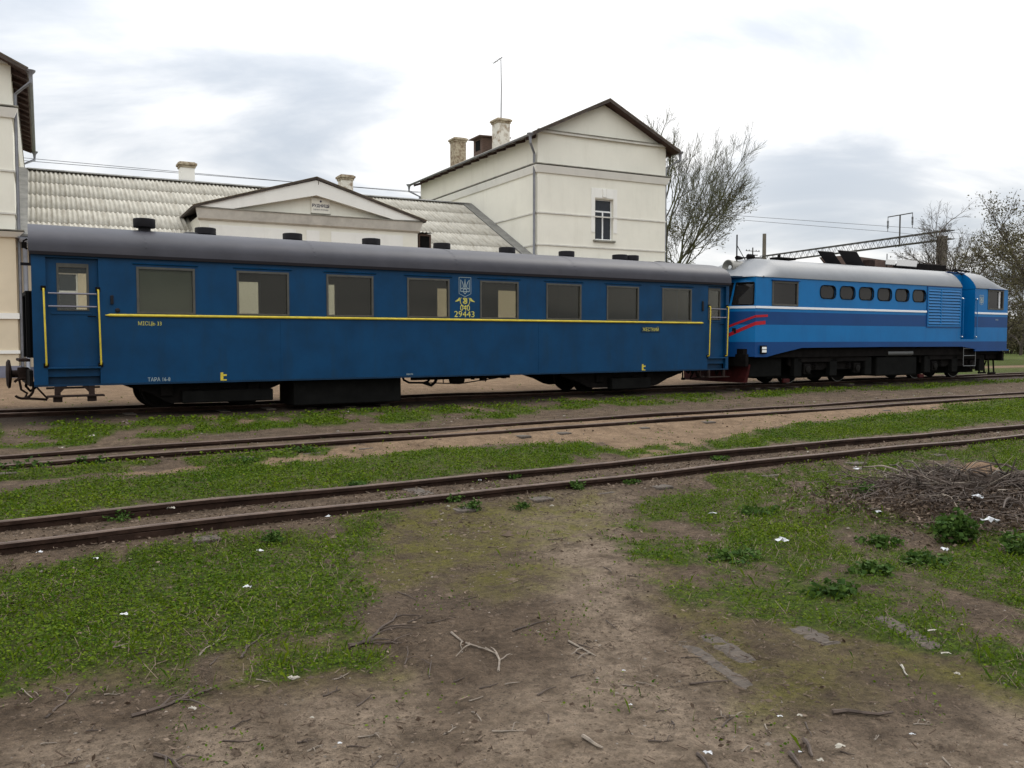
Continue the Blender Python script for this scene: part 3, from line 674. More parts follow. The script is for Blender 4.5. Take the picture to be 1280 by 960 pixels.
cdoor(DB[1], (13.66, 14.05, Z(1.90), Z(2.63)), CW, -1, False)
for (xa, xb, xe) in ((0.014, 0.028, 0), (0.757, 0.775, 0), (13.625, 13.60, 1), (14.20, 14.17, 1)):
    m = MB(); m.tube([(xa, -.005, Z(2.205)), (xa, -.055, Z(2.20)), (xa, -.06, Z(2.17)), (xb, -.06, Z(1.10)), (xb, -.055, Z(1.065)), (xb, -.005, Z(1.06))], .0135, 8)
    h = m.build('handrail', 'yellow', coach, smooth=50)
    m = MB(); m.bevbox((xa - .035, -.012, Z(2.18)), (xa + .035, -.001, Z(2.25)), .004); m.bevbox((xb - .035, -.012, Z(1.02)), (xb + .035, -.001, Z(1.09)), .004); m.build('bracket', 'black_iron', h)
for zz in (2.14, 1.945):
    MB().tube([(0.075, -.02, Z(zz)), (0.735, -.02, Z(zz))], .013, 8).build('door_bar', 'bar_grey', coach)
    MB().tube([(13.64, -.02, Z(zz + .01)), (14.17, -.02, Z(zz + .01))], .012, 8).build('door_bar', 'bar_grey', coach)
# footstep hanging below the left door
m = MB(); m.bevbox((0.03, -.12, Z(.575)), (0.81, .10, Z(.60)), .006)
for x in (0.13, 0.60):
    m.box((x, -.02, Z(.515)), (x + .08, .03, Z(.735))); m.box((x - .02, -.06, Z(.50)), (x + .10, .06, Z(.574)))
m.bevbox((0.02, .02, Z(.695)), (0.76, .06, Z(.725)), .004)
m.add([(0.21, .0, Z(.735)), (.30, .0, Z(.735)), (.21, .0, Z(.64)), (0.21, .02, Z(.735)), (.30, .02, Z(.735)), (.21, .02, Z(.64))], [(0, 1, 2), (3, 5, 4), (0, 2, 5, 3), (1, 4, 5, 2)])
m.add([(0.60, .0, Z(.735)), (.51, .0, Z(.735)), (.60, .0, Z(.64)), (0.60, .02, Z(.735)), (.51, .02, Z(.735)), (.60, .02, Z(.64))], [(0, 1, 2), (3, 5, 4), (0, 2, 5, 3), (1, 4, 5, 2)])
m.build('footstep', 'rusty_iron', coach)
m = MB(); m.bevbox((13.55, -.10, Z(.56)), (14.22, .12, Z(.585)), .006)
for x in (13.62, 14.10): m.box((x, -.02, Z(.585)), (x + .05, .03, Z(.735)))
m.tube([(13.42, .05, Z(.73)), (13.42, .05, Z(.60)), (13.44, .05, Z(.575)), (13.55, .05, Z(.575))], .022, 6); m.build('footstep', 'rusty_iron', coach)
# marker lamp bracket, lock beside the left door
MB().bevbox((0.93, -.03, Z(1.99)), (0.975, -.001, Z(2.13)), .008).build('lamp_bracket', 'vent_black', coach)
MB().lathe((1.03, 0, Z(1.90)), (0, -1, 0), [(0, .035), (.02, .035), (.035, .02)], 12).build('lock', 'vent_black', coach)
MB().bevbox((13.40, -.03, Z(2.10)), (13.45, -.001, Z(2.32)), .008).build('lamp_bracket', 'vent_black', coach)
# gangway: bellows plate, concertina folds, railings and lamp iron at the left end
m = MB()
for k in range(4):
    x = CL0 + .045 - .026 * k; e = .03 if k % 2 else 0
    m.box((x - .012, .66 + e, Z(1.16)), (x + .012, .74 + e, Z(2.14))); m.box((x - .012, 1.56 - e, Z(1.16)), (x + .012, 1.64 - e, Z(2.14))); m.box((x - .012, .66 + e, Z(2.14)), (x + .012, 1.64 - e, Z(2.20)))
m.build('gangway_bellows', 'rubber', coach)
MB().bevbox((CL0 - .16, .72, Z(1.10)), (CL0 - .0, 1.58, Z(1.145)), .01).build('gangway_plate', 'rusty_iron', coach)
m = MB(); m.tube([(CL0 - .01, .5, Z(2.98)), (CL0 - .06, .5, Z(2.95)), (CL0 - .06, .5, Z(2.85)), (CL0 - .01, .5, Z(2.83))], .015, 6); m.box((CL0 - .09, .47, Z(2.84)), (CL0 - .02, .53, Z(2.93))); m.build('tail_lamp_iron', 'black_iron', coach)
# coupler and buffer at each end
def coupler(xe, sg):
    m = MB(); zc_ = Z(.90)
    m.bevbox((min(xe, xe - sg * .16), 1.03, zc_ - .10), (max(xe, xe - sg * .16), 1.27, zc_ + .10), .015)
    m.tube([(xe - sg * .14, 1.15, zc_), (xe - sg * .26, 1.15, zc_)], .06, 10)
    m.lathe((xe - sg * .24, 1.15, zc_), (-sg, 0, 0), [(0, .08), (.02, .22), (.05, .235), (.075, .19), (.085, .05)], 18)
    m.build('buffer', 'rusty_iron', coach, smooth=40)
    # drawhook loop and screw link hanging below
    c0 = Vector((xe - sg * .10, 1.02, Z(.67)))
    m = MB(); m.tube([c0 + Vector((-sg * .15 * math.cos(a), 0, .16 * math.sin(a))) for a in np.linspace(.7, 5.5, 16)], .022, 6)
    m.tube([c0 + Vector((0, 0, -.16)), c0 + Vector((sg * .16, 0, -.17)), c0 + Vector((sg * .34, 0, -.19))], .022, 6); m.build('coupling_link', 'rusty_iron', coach, smooth=50)
    m = MB(); m.tube([c0 + Vector((sg * .12, 0, .14)), c0 + Vector((sg * .22, 0, -.02)), c0 + Vector((sg * .35, 0, -.18))], .016, 6); m.build('coupling_bar', 'rusty_iron', coach, smooth=50)
    m = MB(); m.tube([c0 + Vector((-sg * .05, 0, .17)), c0 + Vector((-sg * .02, .02, -.02)), c0 + Vector((sg * .06, .03, -.08)), c0 + Vector((sg * .03, 0, -.15))], .018, 6); m.build('coupling_screw', 'rusty_iron', coach, smooth=50)
    m = MB(); m.tube([c0 + Vector((sg * .1, .3, .2)), c0 + Vector((sg * .06, .3, .02)), c0 + Vector((sg * .12, .3, -.06)), c0 + Vector((sg * .2, .3, .0))], .025, 6); m.build('air_hose', 'rubber', coach, smooth=50)
    m = MB(); m.box((min(xe, xe - sg * .05), .12, Z(.74)), (max(xe, xe - sg * .05), CW - .12, Z(.98))); m.build('headstock', 'black_iron', coach)
coupler(CL0, 1); coupler(CL1, -1)
# bogies
def wheelset(parent, x, y0, r, zr, tread=True):
    for sg in (-1, 1):
        yc = y0 + sg * .40
        w = MB().lathe((x, yc, zr + r), (0, sg, 0), [(-.055, r - .01), (-.05, r), (.0, r), (.03, r - .004), (.031, r - .035), (.012, r - .05), (.012, .10), (.04, .09), (.05, .04)], 28).build('wheel', 'wheel_steel', parent, smooth=35)
        MB().lathe((x, yc, zr + r), (0, -sg, 0), [(.05, r + .022), (.075, r + .022), (.08, r - .03)], 28).build('flange', 'wheel_steel', w, smooth=35)
        if tread:
            n = 28; t = MB()
            for k in range(n):
                a, b = 2 * math.pi * k / n, 2 * math.pi * (k + 1) / n
                p = [(x + rr * math.cos(q), yc + sg * .0315, zr + r + rr * math.sin(q)) for q, rr in ((a, r - .004), (b, r - .004), (b, r - .022), (a, r - .022))]
                t.quad(*p)
            t.build('rim', 'tread_steel', w)
    MB().cyl((x, y0 - .38, zr + r), (x, y0 + .38, zr + r), .05, 10).build('axle', 'wheel_steel', parent)
def coach_bogie(xc, half):
    b = None
    fr = MB()
    for y in (0.28, CW - .36):
        poly = [(xc - half, Z(.735)), (xc - half * .96, Z(.66)), (xc - half * .74, Z(.55)), (xc - half * .58, Z(.43)), (xc - half * .5, Z(.40)), (xc + half * .5, Z(.40)), (xc + half * .58, Z(.43)), (xc + half * .74, Z(.55)), (xc + half * .96, Z(.66)), (xc + half, Z(.735))]
        fr.prism([(p[0], p[1]) for p in poly], 1, y, y + .05)
    fr.box((xc - .18, .33, Z(.50)), (xc + .18, CW - .36, Z(.70)))
    b = fr.build('bogie', 'black_iron', coach)
    for x in (xc - .70, xc + .70):
        wheelset(b, x, 1.15, .31, 0.0, False)
        for y in (0.22, CW - .28): MB().bevbox((x - .10, y, Z(.52)), (x + .10, y + .07, Z(.72)), .02).build('axle_box', 'black_iron', b)
    sp = MB()
    for x in (xc - .25, xc + .25):
        for y in (0.24, CW - .24):
            sp.tube([(x + .06 * math.cos(a), y + .06 * math.sin(a), Z(.42 + .045 * a / 6.28)) for a in np.linspace(0, 6.28 * 5, 50)], .012, 5)
    sp.build('spring', 'black_iron', b)
coach_bogie(2.48, 1.22); coach_bogie(11.35, 1.72)
m = MB(); m.bevbox((2.0, .14, Z(.40)), (3.5, .30, Z(.60)), .02); m.build('equipment_box', 'black_box', coach)
MB().bevbox((3.87, .18, Z(.285)), (5.93, 1.0, Z(.735)), .02).build('battery_box', 'black_box', coach)
MB().bevbox((10.9, .12, Z(.36)), (12.0, .3, Z(.60)), .02).build('equipment_box', 'black_box', coach)
m = MB(); m.tube([(6.02, .3, Z(.735)), (6.04, .3, Z(.68)), (6.15, .3, Z(.625)), (6.45, .3, Z(.615)), (6.55, .3, Z(.64)), (6.6, .3, Z(.72))], .022, 6)
m.tube([(6.45, .3, Z(.615)), (6.62, .3, Z(.56)), (6.70, .3, Z(.62)), (6.75, .3, Z(.72))], .03, 6)
m.build('brake_hose', 'rubber', coach, smooth=60)
m = MB(); rr = random.Random(4)
m.box((6.3, .45, Z(.66)), (8.5, .55, Z(.73)))
for x in (6.95, 7.2, 7.55, 7.75, 7.95, 8.25):
    w = rr.uniform(.03, .12); m.bevbox((x, .30, Z(.735 - rr.uniform(.06, .13))), (x + w, .42, Z(.735)), .01)
m.lathe((7.05, .36, Z(.66)), (1, 0, 0), [(0, .03), (.02, .075), (.3, .075), (.32, .03)], 12)
m.tube([(6.6, .6, Z(.60)), (7.4, .6, Z(.56)), (8.3, .6, Z(.66))], .012, 5); m.tube([(6.9, .34, Z(.735)), (6.9, .34, Z(.58))], .01, 5); m.tube([(7.85, .34, Z(.735)), (7.85, .34, Z(.6))], .01, 5)
m.build('brake_rigging', 'black_iron', coach)
m = MB(); m.tube([(13.05, .4, Z(.735)), (13.12, .4, Z(.66)), (13.22, .4, Z(.735))], .02, 5); m.tube([(13.2, .4, Z(.73)), (13.21, .4, Z(.55)), (13.24, .4, Z(.52))], .018, 5); m.bevbox((13.18, .37, Z(.50)), (13.27, .43, Z(.555)), .01); m.build('brake_hanger', 'black_iron', coach)
# lettering and emblem on the side
YL = -.0035
text_mesh('lettering', '040', .155, 'yellow_letter', coach, (7.20, YL, Z(2.045)), sx=.95)
text_mesh('lettering', '29443', .165, 'yellow_letter', coach, (7.19, YL, Z(1.925)), sx=1.12)
text_mesh('lettering', 'МІСЦЬ 33', .085, 'yellow_letter', coach, (1.50, YL, Z(1.695)), sx=.9)
text_mesh('lettering', 'ТАРА 16-8', .085, 'pale_letter', coach, (1.62, YL, Z(.805)), sx=.85)
text_mesh('lettering', 'место', .05, 'pale_letter', coach, (6.02, YL, Z(.80)), sx=.9)
MB().bevbox((11.60, -.012, Z(1.605)), (12.14, -.001, Z(1.715)), .004).build('destination_plate', 'coach_blue_dark', coach)
text_mesh('lettering', 'ЖЕСТКИЙ', .105, 'yellow_letter', coach, (11.87, -.014, Z(1.66)), sx=.88)
def jack_mark(x):
    m = MB(); z = Z(.765)
    m.box((x, -.005, z), (x + .045, -.001, z + .135)); m.box((x + .045, -.005, z + .075), (x + .10, -.001, z + .105)); m.box((x + .045, -.005, z), (x + .10, -.001, z + .02)); m.build('jacking_mark', 'yellow', coach)
jack_mark(2.58); jack_mark(11.63)
def strip2d(pts, w, y, cx, cz, s):
    """flat painted line along 2D points"""
    m = MB(); P = [Vector((p[0] * s, p[1] * s)) for p in pts]; L = []; R = []
    for i, p in enumerate(P):
        d = (P[min(i + 1, len(P) - 1)] - P[max(i - 1, 0)]); d = d.normalized() if d.length > 1e-8 else Vector((1, 0)); nn = Vector((-d.y, d.x)) * w * .5
        L.append(p + nn); R.append(p - nn)
    for i in range(len(P) - 1):
        m.quad((cx + L[i].x, y, cz + L[i].y), (cx + L[i + 1].x, y, cz + L[i + 1].y), (cx + R[i + 1].x, y, cz + R[i + 1].y), (cx + R[i].x, y, cz + R[i].y))
    return m
def trident(parent, cx, cz, s, y, mn, w):
    e = MB()
    def add(pts, ww=w): q = strip2d(pts, ww, y, cx, cz, s); e.add(q.v, q.f)
    add([(0, .5), (.02, .2), (.05, -.05), (0, -.22), (-.05, -.05), (-.02, .2), (0, .5)])
    for sg in (-1, 1):
        add([(sg * .36, -.42), (sg * .36, .45), (sg * .24, .30), (sg * .16, .10), (sg * .13, -.08), (sg * .22, -.2), (sg * .14, -.22), (0, -.2)])
        add([(sg * .36, -.42), (0, -.42)]); add([(sg * .16, -.42), (sg * .14, -.3), (0, -.2)]); add([(sg * .14, -.44), (0, -.60)]); add([(sg * .36, -.2), (sg * .22, -.2)])
        add([(sg * .5, .62), (sg * .5, -.58), (0, -.80)], w * .7)
    add([(-.5, .62), (.5, .62)], w * .7)
    return e.build('emblem', mn, parent, fixn=False)
trident(coach, 7.20, Z(2.475), .26, -.004, 'pale_letter', .012)
e = MB()
q = strip2d([(math.cos(a), math.sin(a)) for a in np.linspace(2.5, 6.9, 18)], .012, -.004, 7.20, Z(2.185), .105); e.add(q.v, q.f)
for sg in (-1, 1):
    for k in range(3):
        q = strip2d([(sg * (1.1), .1 + .22 * k), (sg * (2.0 - .3 * k), -.1 + .2 * k)], .018, -.004, 7.20, Z(2.185), .105); e.add(q.v, q.f)
for pts in ([(-.4, .5), (.4, -.4)], [(.4, .5), (-.4, -.4)], [(-.15, .55), (.35, .35), (.35, -.3), (0, -.5), (-.4, -.1)]):
    q = strip2d(pts, .022, -.004, 7.20, Z(2.185), .105); e.add(q.v, q.f)
e.build('emblem', 'yellow_letter', coach, fixn=False)

# ------------------------------------------------------------------ diesel locomotive (same local frame)
loco = empty('locomotive', (T0.x, T0.y, RAILZ), TA)
tag(loco, 'light and dark blue diesel locomotive with grey roof and white stripe behind the coach', 'locomotive')
LW = 2.52; LY0 = 1.15 - LW / 2; LY1 = 1.15 + LW / 2
LC, LR = 15.04, 25.93                 # side starts at the cab corner, ends at the rear
ZS = [1.385, 1.80, 2.115, 2.19, 2.245, 2.945]
BAND = [1, 0, 1, 0, 2, 0]             # skirt, light, dark, thin light, white, light   (0 light, 1 dark, 2 white)
NOSE = [(LC, LY0), (14.70, LY0 + .50), (14.56, LY0 + .95)]        # plan of the faceted front, near half
def nose_plan(z):
    k = max(0.0, (z - 2.245) / 0.70) * 0.20                        # windscreen leans back
    return [(NOSE[0][0], NOSE[0][1]), (NOSE[1][0] + k, NOSE[1][1]), (NOSE[2][0] + k * 1.1, NOSE[2][1]), (NOSE[2][0] + k * 1.1, LY1 - .95), (NOSE[1][0] + k, LY1 - .50), (LC, LY1)]
def skirt_z(s):
    pts = [(14.3, 1.03), (15.45, 1.02), (15.75, 1.08), (16.7, 1.235), (20, 1.245), (23.6, 1.235), (24.6, 1.12), (25.93, 1.105)]
    for (a, b), (c_, d_) in zip(pts, pts[1:]):
        if s <= c_: return b + (d_ - b) * max(0, (s - a)) / (c_ - a)
    return pts[-1][1]
mb = MB()
zr = [None] + ZS
win_l = [(15.60, 16.53, 2.262, 2.86), (24.85, 25.69, 2.33, 2.915)]
OV = [17.65 + .7665 * i for i in range(6)]
DOOR = (23.50, 24.19)
def lside(y, sg, rear_door):
    xs_skirt = [LC, 15.45, 15.6, 15.75, 16.2, 16.7, 20, 23.6, 24.1, 24.6, LR]
    if rear_door: xs_skirt = sorted(set(xs_skirt))
    for a, b in zip(xs_skirt, xs_skirt[1:]):
        mb.quad((a, y, Z(skirt_z(a))), (b, y, Z(skirt_z(b))), (b, y, Z(ZS[0])), (a, y, Z(ZS[0])), 1)
    f = lambda u, v, d: (u, y + sg * d, v)
    segs = [(LC, DOOR[0]), (DOOR[1], LR)] if rear_door else [(LC, LR)]
    for a, b in segs:
        wall_holes(mb, a, b, Z(1.385), Z(1.45 if rear_door else 1.80), [], f, .05, 0) if rear_door else wall_holes(mb, a, b, Z(1.385), Z(1.8), [], f, .05, 0)
        if rear_door: wall_holes(mb, a, b, Z(1.45), Z(1.80), [], f, .05, 0)
        wall_holes(mb, a, b, Z(1.80), Z(2.115), [], f, .05, 1)
        wall_holes(mb, a, b, Z(2.115), Z(2.245), [], f, .05, 0)
        hs = [(p, q, Z(r_), Z(t_)) for (p, q, r_, t_) in win_l if a <= p and q <= b] + [(o - .30, o + .30, Z(2.645 - .165), Z(2.645 + .165)) for o in OV if a <= o - .3 and o + .3 <= b]
        wall_holes(mb, a, b, Z(2.245), Z(2.945), hs, f, .06, 0)
    if rear_door: wall_holes(mb, DOOR[0], DOOR[1], Z(1.385), Z(1.45), [], f, .05, 0)
lside(LY0, 1, True); lside(LY1, -1, False)
# corner fillers of the rounded windows (so the openings read as ovals)
for o in OV:
    for sx in (-1, 1):
        for sz in (-1, 1):
            cx_, cz_ = o + sx * .17, Z(2.645) + sz * .035
            arcp = [(cx_ + sx * .13 * math.cos(t), LY0 + .003, cz_ + sz * .13 * math.sin(t)) for t in np.linspace(0, math.pi / 2, 6)]
            corner = (o + sx * .30, LY0 + .003, Z(2.645) + sz * .165)
            mb.add([corner] + arcp, [(0, i, i + 1) for i in range(1, 6)], 0)
# front and rear
for j in range(len(zr) - 1):
    z0 = zr[j]; z1 = zr[j + 1]
    p0 = nose_plan(z0 if z0 else 1.03); p1 = nose_plan(z1)
    for k in range(5):
        if j == 5 and k in (0, 4, 1, 3, 2): pass
        a0 = z0 if z0 else 1.03
        if j == 5:   # windscreen row: opening per facet
            A, B, C_, D = [Vector((*p0[k], Z(a0))), Vector((*p0[k + 1], Z(a0))), Vector((*p1[k + 1], Z(z1))), Vector((*p1[k], Z(z1)))]
            L = lambda u, v: (A.lerp(B, u)).lerp(D.lerp(C_, u), v)
            u0, u1, v0, v1 = .08, .92, .05, .80
            for (ua, ub, va, vb) in ((0, 1, 0, v0), (0, 1, v1, 1), (0, u0, v0, v1), (u1, 1, v0, v1)):
                mb.quad(L(ua, va), L(ub, va), L(ub, vb), L(ua, vb), 0)
        else:
            mb.quad((*p0[k], Z(a0)), (*p0[k + 1], Z(a0)), (*p1[k + 1], Z(z1)), (*p1[k], Z(z1)), BAND[j] if j != 4 else 0)
for j in range(len(zr) - 1):
    a0 = zr[j] if zr[j] else 1.105; z1 = zr[j + 1]
    if j < 5: mb.quad((LR, LY0, Z(a0)), (LR, LY1, Z(a0)), (LR, LY1, Z(z1)), (LR, LY0, Z(z1)), BAND[j] if j != 4 else 0)
wall_holes(mb, LY0, LY1, Z(2.245), Z(2.945), [(LY0 + .2, LY0 + 1.1, Z(2.33), Z(2.87)), (LY1 - 1.1, LY1 - .2, Z(2.33), Z(2.87))], lambda u, v, d: (LR - d, u, v), .05, 0)
# door recess at the rear cab (its head follows the curve of the roof)
a, b = DOOR
for x in (a, b): mb.quad((x, LY0, Z(1.45)), (x, LY0 + .42, Z(1.45)), (x, LY0 + .42, Z(2.93)), (x, LY0, Z(2.93)), 0)
mb.quad((a, LY0 + .42, Z(1.45)), (b, LY0 + .42, Z(1.45)), (b, LY0 + .42, Z(2.93)), (a, LY0 + .42, Z(2.93)), 0)
mb.quad((a, LY0, Z(1.45)), (b, LY0, Z(1.45)), (b, LY0 + .42, Z(1.45)), (a, LY0 + .42, Z(1.45)), 0)
mb.quad((LC, LY0, Z(1.3)), (LR, LY0, Z(1.3)), (LR, LY1, Z(1.3)), (LC, LY1, Z(1.3)), 1)
lbody = mb.build('body', ['loco_light', 'loco_dark', 'loco_white'], loco)
MB().box((24.19, LY0 - .035, Z(1.10)), (LR + .05, LY0 - .001, Z(1.15))).build('rear_lip', 'loco_dark', loco)
# white raised mouldings
for (x0, x1) in ((LC, 21.84), (DOOR[1], LR)):
    MB().bevbox((x0, LY0 - .012, Z(2.19)), (x1, LY0 - .001, Z(2.245)), .004).build('moulding', 'loco_white', loco)
def nose_strip(z0, z1, mname, name, e=.006):
    m = MB(); p = nose_plan(2.0)
    for k in range(5):
        A = Vector((*p[k], 0)); B = Vector((*p[k + 1], 0)); d = (B - A).normalized(); nn = Vector((d.y, -d.x, 0)) * (-e)
        nn = nn if nn.x < 0.0001 and (nn.x < 0 or k in (0, 4)) else -nn
        m.quad((A + nn + Vector((0, 0, Z(z0)))), (B + nn + Vector((0, 0, Z(z0)))), (B + nn + Vector((0, 0, Z(z1)))), (A + nn + Vector((0, 0, Z(z1)))))
    return m.build(name, mname, loco, fixn=False)
nose_strip(2.19, 2.245, 'loco_white', 'moulding')
def nose_pt(u, z, e=.008):
    """u > 0 along the side from the corner, u < 0 round the front facets"""
    if u >= 0: return (LC + u, LY0 - e, Z(z))
    A = Vector(NOSE[0]); B = Vector(NOSE[1]); C_ = Vector(NOSE[2]); L1 = (B - A).length; L2 = (C_ - B).length
    if -u <= L1: d = (B - A).normalized(); p = A + d * (-u)
    else: d = (C_ - B).normalized(); p = B + d * (-u - L1)
    nn = Vector((-d.y, d.x)); nn = nn if nn.x < 0 else -nn
    p = p + nn * e; return (p.x, p.y, Z(z))
def red_flash(pts, th):
    m = MB()
    for (u0, z0), (u1, z1) in zip(pts, pts[1:]):
        n = 6
        for i in range(n):
            ua, ub = u0 + (u1 - u0) * i / n, u0 + (u1 - u0) * (i + 1) / n; za, zb = z0 + (z1 - z0) * i / n, z0 + (z1 - z0) * (i + 1) / n
            m.quad(nose_pt(ua, za), nose_pt(ub, zb), nose_pt(ub, zb + th), nose_pt(ua, za + th))
    m.build('red_flash', 'loco_red', loco, fixn=False)
red_flash([(.42, 1.99), (.0, 1.97), (-.60, 1.74), (-1.02, 1.62)], .055)
red_flash([(.34, 1.81), (.0, 1.785), (-.60, 1.52), (-1.02, 1.38)], .085)
# windscreen panes
for k in range(5):
    p0 = nose_plan(2.245); p1 = nose_plan(2.945)
    A, B, C_, D = [Vector((*p0[k], Z(2.245))), Vector((*p0[k + 1], Z(2.245))), Vector((*p1[k + 1], Z(2.945))), Vector((*p1[k], Z(2.945)))]
    L = lambda u, v: (A.lerp(B, u)).lerp(D.lerp(C_, u), v) + Vector((.025, 0, 0))
    fr = MB(); 
    for (pa, pb) in ((L(.08, .05), L(.92, .05)), (L(.92, .05), L(.92, .8)), (L(.92, .8), L(.08, .8)), (L(.08, .8), L(.08, .05))): fr.tube([pa - Vector((.022, 0, 0)), pb - Vector((.022, 0, 0))], .018, 6)
    w = fr.build('windscreen', 'rubber', loco)
    q4 = [L(.08, .05), L(.92, .05), L(.92, .8), L(.08, .8)]; MB().add(q4 + [p_ + Vector((.006, 0, 0)) for p_ in q4], [(0, 1, 2, 3), (7, 6, 5, 4), (0, 4, 5, 1), (1, 5, 6, 2), (2, 6, 7, 3), (3, 7, 4, 0)]).build('pane', 'loco_glass', w)
# side windows
def lwin(p, q, r_, t_):
    fr = MB(); t = .045
    fr.box((p, LY0 - .014, Z(r_)), (p + t, LY0 + .05, Z(t_))); fr.box((q - t, LY0 - .014, Z(r_)), (q, LY0 + .05, Z(t_))); fr.box((p + t, LY0 - .014, Z(t_) - t), (q - t, LY0 + .05, Z(t_))); fr.box((p + t, LY0 - .014, Z(r_)), (q - t, LY0 + .05, Z(r_) + t))
    w = fr.build('cab_window', 'frame_grey', loco)
    MB().box((p + t, LY0 + .02, Z(r_) + t), (q - t, LY0 + .026, Z(t_) - t)).build('pane', 'loco_glass', w)
    MB().bevbox((p - .03, LY0 - .05, Z(t_) + .005), (q + .03, LY0 - .001, Z(t_) + .03), .006).build('drip_rail', 'loco_dark', w)
for w in win_l: lwin(*w)
MB().box((25.45, LY0 - .016, Z(2.375)), (25.475, LY0 + .03, Z(2.87))).build('window_bar', 'loco_white', loco)
for o in OV:
    ring = [(o + sx * .0 + cx_ , z_) for cx_, z_ in []]
    P = []
    for (sx, sz, t0) in ((1, 1, 0), (-1, 1, math.pi / 2), (-1, -1, math.pi), (1, -1, 1.5 * math.pi)):
        for t in np.linspace(t0, t0 + math.pi / 2, 6): P.append((o + sx * .165 + .135 * math.cos(t), LY0 - .002, Z(2.645) + sz * .03 + .135 * math.sin(t)))
    w = MB().tube(P + [P[0]], .013, 5, False).build('engine_window', 'rubber', loco)
    MB().prism([(p[0], p[2]) for p in P], 1, LY0 + .03, LY0 + .036).build('pane', 'loco_glass', w)
# inner walls so the cabs are not see-through
MB().box((16.75, LY0 + .1, Z(1.3)), (16.8, LY1 - .1, Z(2.95))).build('bulkhead', 'interior_dark', loco)
MB().box((24.45, LY0 + .45, Z(1.3)), (24.5, LY1 - .1, Z(2.95))).build('bulkhead', 'interior_dark', loco)
MB().box((16.85, LY0 + .5, Z(1.5)), (23.3, LY0 + .6, Z(2.9))).build('engine_casing', 'interior_dark', loco)
# louvre panel
lv = MB(); p, q, r_, t_ = 21.86, 23.47, 1.805, 2.905
lv.box((p, LY0 - .02, Z(r_)), (p + .05, LY0 - .001, Z(t_))); lv.box((q - .05, LY0 - .02, Z(r_)), (q, LY0 - .001, Z(t_))); lv.box((p + .05, LY0 - .02, Z(t_) - .05), (q - .05, LY0 - .001, Z(t_))); lv.box((p + .05, LY0 - .02, Z(r_)), (q - .05, LY0 - .001, Z(r_) + .05)); lv.box((p + .62, LY0 - .024, Z(r_) + .05), (p + .66, LY0 - .001, Z(t_) - .05))
lvo = lv.build('louvre_panel', 'loco_light', loco); MB().box((p + .05, LY0 - .004, Z(r_) + .05), (q - .05, LY0 - .001, Z(t_) - .05)).build('backing', 'coach_blue_dark', lvo)
for (bx0, bx1, bz0, bz1) in ((p - .03, p - .002, r_ - .03, t_ + .03), (q + .002, q + .026, r_ - .03, t_ + .03), (p - .002, q + .002, t_ + .002, t_ + .03), (p - .002, q + .002, r_ - .03, r_ - .002)): MB().box((bx0, LY0 - .012, Z(bz0)), (bx1, LY0 - .001, Z(bz1))).build('edge_strip', 'loco_dark', lvo)
nsl = 12; hsl = (t_ - r_ - .10) / nsl
for i in range(nsl):
    z0 = Z(r_) + .05 + hsl * i
    MB().add([(p + .05, LY0 - .030, z0 + .022), (q - .05, LY0 - .030, z0 + .022), (q - .05, LY0 - .006, z0 + hsl), (p + .05, LY0 - .006, z0 + hsl), (p + .05, LY0 - .024, z0 + .016), (q - .05, LY0 - .024, z0 + .016), (q - .05, LY0 - .0045, z0 + hsl - .008), (p + .05, LY0 - .0045, z0 + hsl - .008)],
             [(0, 1, 2, 3), (4, 7, 6, 5), (0, 4, 5, 1), (0, 3, 7, 4), (1, 5, 6, 2)]).build('slat', 'loco_light', lvo)
# roof
PROF = [(-.135, 0.0), (-.115, .06), (-.05, .17), (.06, .30), (.20, .405), (.31, .45), (.55, .505), (.85, .535), (1.15, .545)]
PROF = PROF + [(2.3 - a_, b_) for a_, b_ in PROF[-2::-1]]
def roof_sec(s):
    if s < 16.0: t = min(1, max(0, (s - 14.88) / 1.12)); h = .10 + .90 * (t ** 1.5 * (1.6 - .6 * t))
    elif s > 25.05: t = min(1, (s - 25.05) / .93); h = max(.03, 1 - t ** 1.35 * .97)
    else: h = 1.0
    k = (LC - s) / .16 * .30 if s < LC else 0.0
    return h, k
m = MB(); xs = [14.88, 14.92, 14.97, LC, 15.15, 15.3, 15.45, 15.6, 15.75, 15.9, 16.0, 16.3, 17.5, 19, 21, 22.5, DOOR[0], DOOR[1], 25.05, 25.25, 25.45, 25.65, 25.82, 25.98]
n = len(PROF) - 1; secs = []
for s in xs:
    h, k = roof_sec(s)
    secs.append([(s, 1.15 + (a_ - 1.15) * (1 - k / 1.285), Z(2.945) + b_ * h) for a_, b_ in PROF])
for i in range(len(xs) - 1):
    for k in range(n):
        if xs[i] == DOOR[0] and k < 5: continue
        m.quad(secs[i][k], secs[i + 1][k], secs[i + 1][k + 1], secs[i][k + 1])
for i in (0, len(xs) - 1):
    for k in range(n): m.add([secs[i][k], secs[i][k + 1], (xs[i], 1.15, Z(2.945))], [(0, 1, 2)])
lroof = m.build('roof', 'loco_roof', loco, smooth=50)
# side cheeks of the door recess follow the roof curve
for x in DOOR:
    P6 = [(a_, Z(2.945) + b_) for a_, b_ in PROF[:6]]
    MB().add([(x, LY0 + .002, Z(2.90))] + [(x, a_, b_) for a_, b_ in P6] + [(x, .31, Z(2.90))], [tuple(range(8))]).build('recess_cheek', 'loco_light', loco, fixn=False)
MB().quad((DOOR[0], .312, Z(2.9)), (DOOR[1], .312, Z(2.9)), (DOOR[1], .312, Z(3.40)), (DOOR[0], .312, Z(3.40))).build('recess_back', 'loco_light', loco, fixn=False)
MB().bevbox((DOOR[0] - .08, LY0 + .36, Z(3.395)), (DOOR[1] + .08, LY0 + .47, Z(3.415)), .004).build('door_drip_rail', 'loco_dark', lroof)
